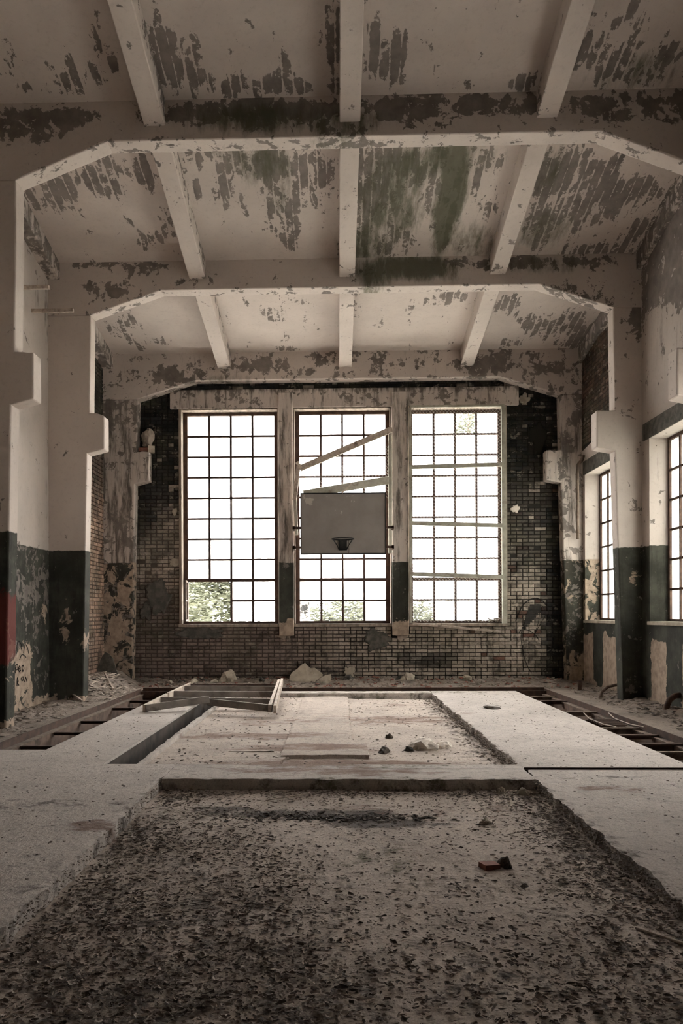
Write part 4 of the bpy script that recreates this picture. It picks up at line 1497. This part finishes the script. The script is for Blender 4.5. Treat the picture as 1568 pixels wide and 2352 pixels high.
# ---- single lumps
def rock(name, loc, r, mat, label, cat='stone', seed=1, sub=3, rough=0.35, sink=0.35):
    bm = bmesh.new()
    bmesh.ops.create_icosphere(bm, subdivisions=sub, radius=1.0)
    for v in bm.verts:
        c = v.co.copy()
        k = 1 + rough * nz(c.x * 1.1 + seed, c.y * 1.1, c.z * 1.1) * 1.5 + 0.18 * nz(c.x * 3 + seed, c.y * 3, c.z * 3) + 0.06 * nz(c.x * 9, c.y * 9 + seed, c.z * 9)
        v.co = Vector((c.x * k * r[0], c.y * k * r[1], max(c.z * k, -sink) * r[2]))
    zmin = min(v.co.z for v in bm.verts)
    for v in bm.verts:
        v.co.z -= zmin
    me = bpy.data.meshes.new(name)
    bm.to_mesh(me)
    bm.free()
    me.materials.append(mat)
    o = inst(name, me, None, loc, (0, 0, seed * 1.3))
    return tag(o, label, cat)


def leaning(name, pts, y_foot, lean, th, mat, label, cat='plaster'):
    """flat shard: pts (x,z) outline, leaning back by lean metres per metre"""
    n = len(pts)
    vs_ = []
    for dy in (0, th):
        for x, z in pts:
            vs_.append((x, y_foot + z * lean + dy + 0.012 * nz(x * 8, z * 8), z))
    c = (sum(p[0] for p in pts) / n, sum(p[1] for p in pts) / n)
    vs_ += [(c[0], y_foot + c[1] * lean - 0.02, c[1]), (c[0], y_foot + c[1] * lean + th, c[1])]
    f = []
    for i in range(n):
        j = (i + 1) % n
        f += [(i, j, n + j, n + i), (2 * n, j, i), (2 * n + 1, n + i, n + j)]
    mb = MB()
    mb.add(vs_, f)
    return tag(recalc(mb.build(name, mat)), label, cat)


leaning('plaster_slab', [(-1.03, .02), (-1.02, .2), (-.98, .27), (-.86, .35), (-.78, .43), (-.70, .47), (-.66, .42), (-.58, .36), (-.5, .37), (-.44, .33), (-.36, .27), (-.31, .22), (-.4, .15), (-.5, .06), (-.52, .03), (-.7, 0), (-.9, 0)],
        16.02, .6, .05, M_chunk, 'large pale plaster slab leaning on the brick wall below the middle window')
leaning('plaster_slab', [(-.48, .06), (-.38, .16), (-.26, .22), (-.14, .24), (-.15, .12), (-.20, .02), (-.34, 0), (-.45, .02)],
        15.98, .6, .04, M_chunk, 'smaller plaster slab propped beside the large pale one')
leaning('plaster_slab', [(1.18, .0), (1.2, .12), (1.3, .2), (1.42, .17), (1.46, .02)], 16.12, .5, .06, M_chunk_dark, 'grey plaster shard next to the mossy lump below the right pilaster')
rock('plaster_lump', (1.47, 16.2, 0.08), (.16, .1, .14), M_chunk, 'mossy plaster lump at the wall foot below the right pilaster', 'plaster', 3)
rock('plaster_lump', (-2.33, 16.1, 0.06), (.17, .12, .19), M_chunk, 'brownish plaster lump at the wall foot below the left window', 'plaster', 5)
rock('plaster_lump', (0.24, 16.2, 0.10), (.12, .09, .09), M_chunk_dark, 'dark rubble lump at the wall foot below the backboard', 'plaster', 8)
rock('plaster_lump', (2.73, 16.2, 0.10), (.12, .09, .08), M_chunk, 'small buff lump at the wall foot below the netted window', 'plaster', 9)
for k, (x, y, s) in enumerate(((-3.55, 16.05, .07), (-3.3, 16.1, .06), (-3.05, 16.0, .09), (-2.85, 16.1, .07), (-2.6, 16.0, .06), (-1.6, 16.1, .07))):
    rock('rubble_stone', (x, y, bank_back(x, y) - .02), (s * 1.3, s, s * .9), M_chunk_dark if k % 2 else M_chunk, ['small rubble stone at the wall foot, farthest left under the left window', 'second small rubble stone along the left wall foot', 'third and largest of the small stones at the left wall foot', 'fourth small rubble stone at the left wall foot', 'fifth small rubble stone left of the brownish plaster lump', 'small rubble stone behind the lattice frame end'][k], 'stone', 11 + k, 2)
rock('plaster_lump', (1.02, 9.15, -0.115), (.17, .16, .10), M_chunk_pale, 'big white plaster lump on the floor of the far sunken bay', 'plaster', 4)
rock('plaster_crumb', (1.27, 9.2, -0.11), (.1, .09, .06), M_chunk_pale, 'white crumb beside the big white plaster lump', 'plaster', 6)
rock('plaster_crumb', (0.83, 9.0, -0.11), (.06, .04, .04), M_chunk_dark, 'dark crumb left of the big white plaster lump', 'plaster', 7)
rock('brick_half', (0.53, 8.88, -0.11), (.1, .06, .05), M_litter_dark, 'dark broken lump left of the white lump in the far bay', 'brick', 13)
rock('dark_pebble', (0.66, 9.9, -0.11), (.05, .04, .05), M_litter_dark, 'small dark pebble standing in the middle of the far bay', 'stone', 14)
rock('near_stone', (1.12, 5.85, -0.11), (.045, .035, .035), M_chunk, 'pale stone near the far edge of the leaf-strewn bay', 'stone', 15)
rock('near_stone', (1.64, 6.8, -0.11), (.06, .04, .05), M_chunk, 'rounded pale stone in the far right corner of the leaf-strewn bay', 'stone', 16)
rock('near_stone', (1.45, 6.84, -0.11), (.04, .03, .045), M_chunk, 'smaller stone left of the rounded corner stone', 'stone', 17)
o = MB().gbox(-.055, .055, -.04, .04, 0, .04, s=.05, fn=lambda x, y, z: (x + .008 * nz(x * 20, y * 20, z * 20), y + .008 * nz(y * 20, z * 20, x), z)).build('red_brick', M_redbrick)
o.location = (0.95, 4.83, -.11)
o.rotation_euler = (0, 0.05, .35)
tag(o, 'half red brick lying among leaves in the near sunken bay', 'brick')
rock('dark_stone', (1.05, 4.86, -0.11), (.05, .04, .05), M_litter_dark, 'black lump beside the half red brick', 'stone', 18)
o = MB().gbox(-.26, .26, -.045, .045, 0, .02, s=.1).build('flat_plank', M_wood)
o.location = (-1.0, 8.78, -.085)
o.rotation_euler = (0, 0, .06)
tag(o, 'short flat plank lying in the far sunken bay left of the step', 'plank')
rock('clod', (2.45, 12.15, -.005), (.12, .09, .03), M_litter_dark, 'flat dark clod lying on the right raised slab', 'clod', 31, 3, 0.5)

# leaning dark plaster sheet and stick in the far left corner
leaning('plaster_sheet', [(-4.95, .12), (-4.96, .4), (-4.9, .62), (-4.83, .74), (-4.74, .70), (-4.66, .62), (-4.56, .38), (-4.46, .14), (-4.6, .1), (-4.8, .1)], 15.45, .35, .03, M_chunk_dark,
        'dark grey sheet of painted plaster leaning in the far left corner')
batten('stick', (-4.62, 15.0, .36), (-4.22, 14.2, .12), .03, .03, M_wood, 'grey stick lying on the rubble heap in the far left corner', 'stick')
batten('stick', (-4.75, 13.15, .22), (-4.35, 12.85, .05), .04, .03, M_wood_pale, 'pale lath against the foot of the middle left column', 'stick')
# rubble lump and bricks on the far left corbel
rock('corbel_lump', (-4.05, 16.24, 5.13), (.15, .13, .21), M_litter, 'mortar lump resting on the far left corbel', 'plaster', 21, sink=.6)
o = MB().gbox(-.1, .1, -.06, .06, 0, .08, s=.06).build('loose_brick', M_redbrick)
o.location = (-4.13, 16.2, 5.0)
tag(o, 'loose brick under the mortar lump on the far left corbel', 'brick')
o = MB().gbox(-.07, .07, -.06, .06, 0, .14, s=.06).build('loose_brick', M_chunk)
o.location = (-3.97, 16.2, 4.98)
o.rotation_euler = (0, 0, .3)
tag(o, 'loose brick at the tip of the far left corbel', 'brick')

# bracket boards on the left wall below the ceiling
batten('wall_board', (-4.97, 12.3, 6.475), (-4.28, 12.3, 6.475), .05, .055, M_wood, 'board jutting from the left wall just before the middle column', 'board')
batten('wall_board', (-4.97, 11.75, 6.62), (-4.47, 11.75, 6.62), .05, .06, M_wood, 'board jutting from the left wall, half hidden by the nearest column', 'board')

# ================================================================== RIGHT SIDE PIPES AND GRATE
m = MB().tube([(5.10, 15.93, 4.78), (5.07, 15.94, 4.68), (5.0, 15.96, 4.6), (4.985, 15.97, 4.4), (4.985, 15.97, 3.4), (4.99, 15.97, 3.05)], .035, 8)
tag(m.build('rusty_downpipe', M_rust_pale, smooth=True), 'rusty pipe running down beside the far right column', 'pipe')
m = MB().tube([(4.60, 13.55, -.02), (4.66, 13.6, .12), (4.78, 13.65, .2), (4.95, 13.7, .23), (5.12, 13.72, .22)], .028, 8)
tag(m.build('bent_pipe', M_rust_pale, smooth=True), 'thin bent pipe arching from the ground behind the middle right column', 'pipe')
m = MB().tube([(4.93, 11.6, -.02), (4.94, 11.6, .1), (4.98, 11.6, .2), (5.06, 11.6, .26), (5.16, 11.6, .27)], .045, 10)
tag(m.build('bent_pipe', M_rust, smooth=True), 'thick bent pipe stub rising by the right wall before the middle column', 'pipe')
m = MB().tube([(4.62, 14.7, 0), (4.62, 14.7, .22)], .04, 8)
tag(m.build('pipe_stump', M_rust, smooth=True), 'short upright pipe stump by the far right window', 'pipe')
sg = tag(empty('trench_grate', (3.76, 10.75, 0.0)), 'small ribbed steel grate laid over the right trench', 'grate')
m = MB()
for k in range(9):
    m.box(-.17, .17, -.28 + k * .07, -.255 + k * .07, -.03, -.012)
m.build('grate_bars', M_rust, sg)
for x, sd in ((-.16, 0), (.20, 1)):
    m = MB().tube([(x - .01, .5, .05), (x, .3, .0), (x + .02, .0, -.01), (x + .03, -.25, -.01), (x + .08, -.55, .0)], .008, 5)
    m.build('bent_rod', M_wood_pale, sg)

# ================================================================== LEAVES IN THE NEAR BAY
LEAF = []
for k in range(6):
    mb = MB()
    n = 4
    curl = R.uniform(.1, .5)
    for i in range(n + 1):
        t = i / n
        w = 0.42 * math.sin(math.pi * min(1, t * .92 + .06)) ** 0.8
        for j in (-1, 0, 1):
            mb.v.append((t - .5, w * j * R.uniform(.55, 1.25), curl * .35 * (t - .5) ** 2 + (0.22 * curl * abs(j)) + R.uniform(-.04, .04)))
    for i in range(n):
        for j in (0, 1):
            a = i * 3 + j
            mb.f.append((a, a + 1, a + 4, a + 3))
    LEAF.append(mb)
LM = [M_leaf, M_leaf_b, M_leaf_c, M_leaf, M_leaf_c, M_leaf]
LEAF_MESH = [mb.mesh('dead_leaf', LM[k]) for k, mb in enumerate(LEAF)]


def leaf_density(x, y):
    d = 0.12
    d += 0.75 * sstep(6.6, 3.6, y) * sstep(0.3, -1.0, x)
    d += 0.5 * math.exp(-((x - 1.5) / .35) ** 2)
    d += 0.5 * math.exp(-((x + 1.45) / .25) ** 2)
    d += 0.5 * math.exp(-((y - 6.8) / .12) ** 2)
    d += 0.45 * sstep(4.4, 3.0, y)
    d *= 1 - 0.75 * math.exp(-((x - .5) / .7) ** 2 - ((y - 5.3) / .7) ** 2)
    d *= 0.55 + 1.2 * max(0.0, nz(x * 1.4, y * 1.4, 11) + .35)
    return d


def leaf_pt(y0=2.5, y1=6.93):
    while True:
        x, y = R.uniform(-1.58, 1.74), R.uniform(y0, y1)
        if R.random() < leaf_density(x, y):
            return x, y


for k in range(290):
    x, y = leaf_pt(2.75, 4.6)
    s = R.uniform(.028, .066)
    o = inst('dead_leaf', LEAF_MESH[R.randrange(6)], None, (x, y, -.104 + R.uniform(0, .012)), (R.uniform(-.25, .25), R.uniform(-.25, .25), R.uniform(0, 6.28)), (s, s * R.uniform(.6, 1.0), s))
    tag(o, 'curled dead leaf lying loose in the near sunken bay', 'leaf', 'dead leaves in the near sunken bay')
for mi, (mat, nm, n, lab) in enumerate(((M_leaf, 'leaf_litter', 8000, 'thin layer of brown leaf litter over the near sunken bay'), (M_leaf_b, 'leaf_litter', 6000, 'blackened leaf litter over the near sunken bay'), (M_leaf_c, 'leaf_litter', 6000, 'pale dry leaf scraps over the near sunken bay'))):
    mb = MB()
    for k in range(n):
        x, y = leaf_pt()
        s = .010 + .032 * R.random() ** 1.6
        src = LEAF[R.randrange(6)]
        mt = Matrix.Translation((x, y, -.104 + R.uniform(0, .014))) @ Matrix.Rotation(R.uniform(0, 6.28), 4, 'Z') @ Matrix.Rotation(R.gauss(0, .2), 4, 'X') @ Matrix.Diagonal((s, s * R.uniform(.45, 1), s, 1))
        mb.add([tuple(mt @ Vector(v)) for v in src.v], src.f)
    tag(mb.build(nm, mat), lab, 'leaf litter', kind='stuff')
for x, y, a, L in ((0.28, 2.92, 1.35, .22), (0.05, 3.2, .1, .12), (-.9, 5.2, .4, .3), (1.2, 4.0, -.7, .25)):
    pass
batten('twig', (-.24, 2.72, -.09), (-.20, 2.95, -.085), .012, .01, M_wood, 'grey twig at the bottom of the near sunken bay', 'twig')
batten('twig', (1.5, 3.9, -.09), (1.66, 3.7, -.085), .018, .012, M_wood, 'short twig near the right edge of the near sunken bay', 'twig')
batten('twig', (-.62, 6.5, -.085), (-.25, 6.75, -.08), .012, .01, M_wood_pale, 'thin pale twig at the far side of the near sunken bay', 'twig')

# ================================================================== OUTSIDE
m = MB().gbox(-60, 60, 16.85, 90, -0.5, -0.3, s=4)
o = m.build('ground_outside', M_grass_bounce)
tag(o, 'overgrown grass outside the windows, coloured paler to bounce skylight indoors', 'ground', kind='structure')
m = MB().gbox(5.7, 60, -30, 16.85, -0.5, -0.3, s=4)
tag(m.build('ground_outside', M_grass_bounce), 'overgrown grass outside the right wall, coloured paler to bounce skylight indoors', 'ground', kind='structure')


def tree(name, loc, h, crown, n, label, trunk_mat=M_trunk, tr=0.12, leaf=0.10, lean=0.0, cat='tree'):
    root = tag(empty(name, loc), label, cat)
    m = MB()
    pts = [(lean * t * h, 0.05 * math.sin(t * 5), t * h * .9) for t in (0, .15, .3, .5, .7, 1)]
    m.tube(pts, [tr, tr * .92, tr * .85, tr * .65, tr * .4, tr * .1], 9)
    for k in range(9):
        t = .3 + .07 * k
        a = R.uniform(0, 6.28)
        b = Vector((lean * t * h, 0, t * h * .9))
        r = crown[2] * R.uniform(.4, .8)
        m.tube([b, b + Vector((math.cos(a) * r * .5, math.sin(a) * r * .5, r * .25)), b + Vector((math.cos(a) * r, math.sin(a) * r, r * .6))], [tr * .35, tr * .2, tr * .05], 5)
    m.build('trunk', trunk_mat, root, smooth=True)
    f = MB()
    cx_, cz_, rr, rz_ = crown[0], crown[1], crown[2], crown[3]
    cl = [(R.gauss(0, .45), R.gauss(0, .45), R.gauss(0, .45)) for _ in range(26)]
    for k in range(n):
        c = cl[R.randrange(26)]
        p = Vector((cx_ + rr * (c[0] + R.gauss(0, .17)), rr * (c[1] + R.gauss(0, .17)), cz_ + rz_ * (c[2] + R.gauss(0, .17))))
        if p.z < 0.02:
            continue
        q = Matrix.Rotation(R.uniform(0, 6.28), 3, 'Z') @ Matrix.Rotation(R.uniform(-1.3, 1.3), 3, 'X')
        s = leaf * R.uniform(.6, 1.3)
        f.add([tuple(p + q @ Vector(v)) for v in ((-s, 0, 0), (0, -s * .4, s * .1), (s, 0, 0), (0, s * .4, s * .1))], [(0, 1, 2, 3)])
    tag(f.build('foliage', M_foliage, root), kind='stuff')
    return root


tree('shrub', (-4.1, 23.5, -.3), 4.2, (0, 2.3, 2.0, 1.9), 12000, 'pale green shrub outside the missing casement of the left window', tr=.05, leaf=.09)
tree('shrub', (-10.5, 31, -.3), 4.6, (0, 2.4, 2.2, 1.9), 4200, 'shrub standing farther left behind the left window', tr=.06, leaf=.11)
tree('shrub', (0.35, 25.0, -.3), 2.6, (0, 1.5, 1.5, 0.9), 7000, 'low rounded shrub outside the middle window', tr=.04, leaf=.08)
tree('shrub', (3.3, 26, -.3), 2.8, (0, 1.4, 1.5, 1.1), 7000, 'low shrub outside the netted right window', tr=.04, leaf=.08)
tree('birch_tree', (-0.86, 20.6, -.3), 9.5, (0.1, 7.6, 1.3, 1.8), 1500, 'birch with black and white bark outside the middle window', M_bark, .155, .07, -.012)
tree('broadleaf_tree', (5.3, 31, -.3), 12, (0, 9.4, 1.6, 1.8), 3000, 'tall tree whose crown shows at the top of the netted right window', tr=.14, leaf=.09)
tree('broadleaf_tree', (10.8, 10.2, -.3), 7.5, (0, 4.6, 2.3, 2.6), 6000, 'leafy tree outside the right wall before the middle column', tr=.12, leaf=.13)
tree('broadleaf_tree', (12.5, 17.5, -.3), 8.5, (0, 5.2, 2.4, 2.8), 6000, 'leafy tree outside the right wall beyond the middle column', tr=.12, leaf=.13)
tree('shrub', (10.5, 21.5, -.3), 4.5, (0, 2.3, 2.0, 1.8), 3500, 'shrub outside the far right side window', tr=.06, leaf=.11)
tree('shrub', (9.8, 14.5, -.3), 4.2, (0, 2.1, 1.9, 1.7), 3500, 'shrub outside the nearer right side window', tr=.06, leaf=.11)
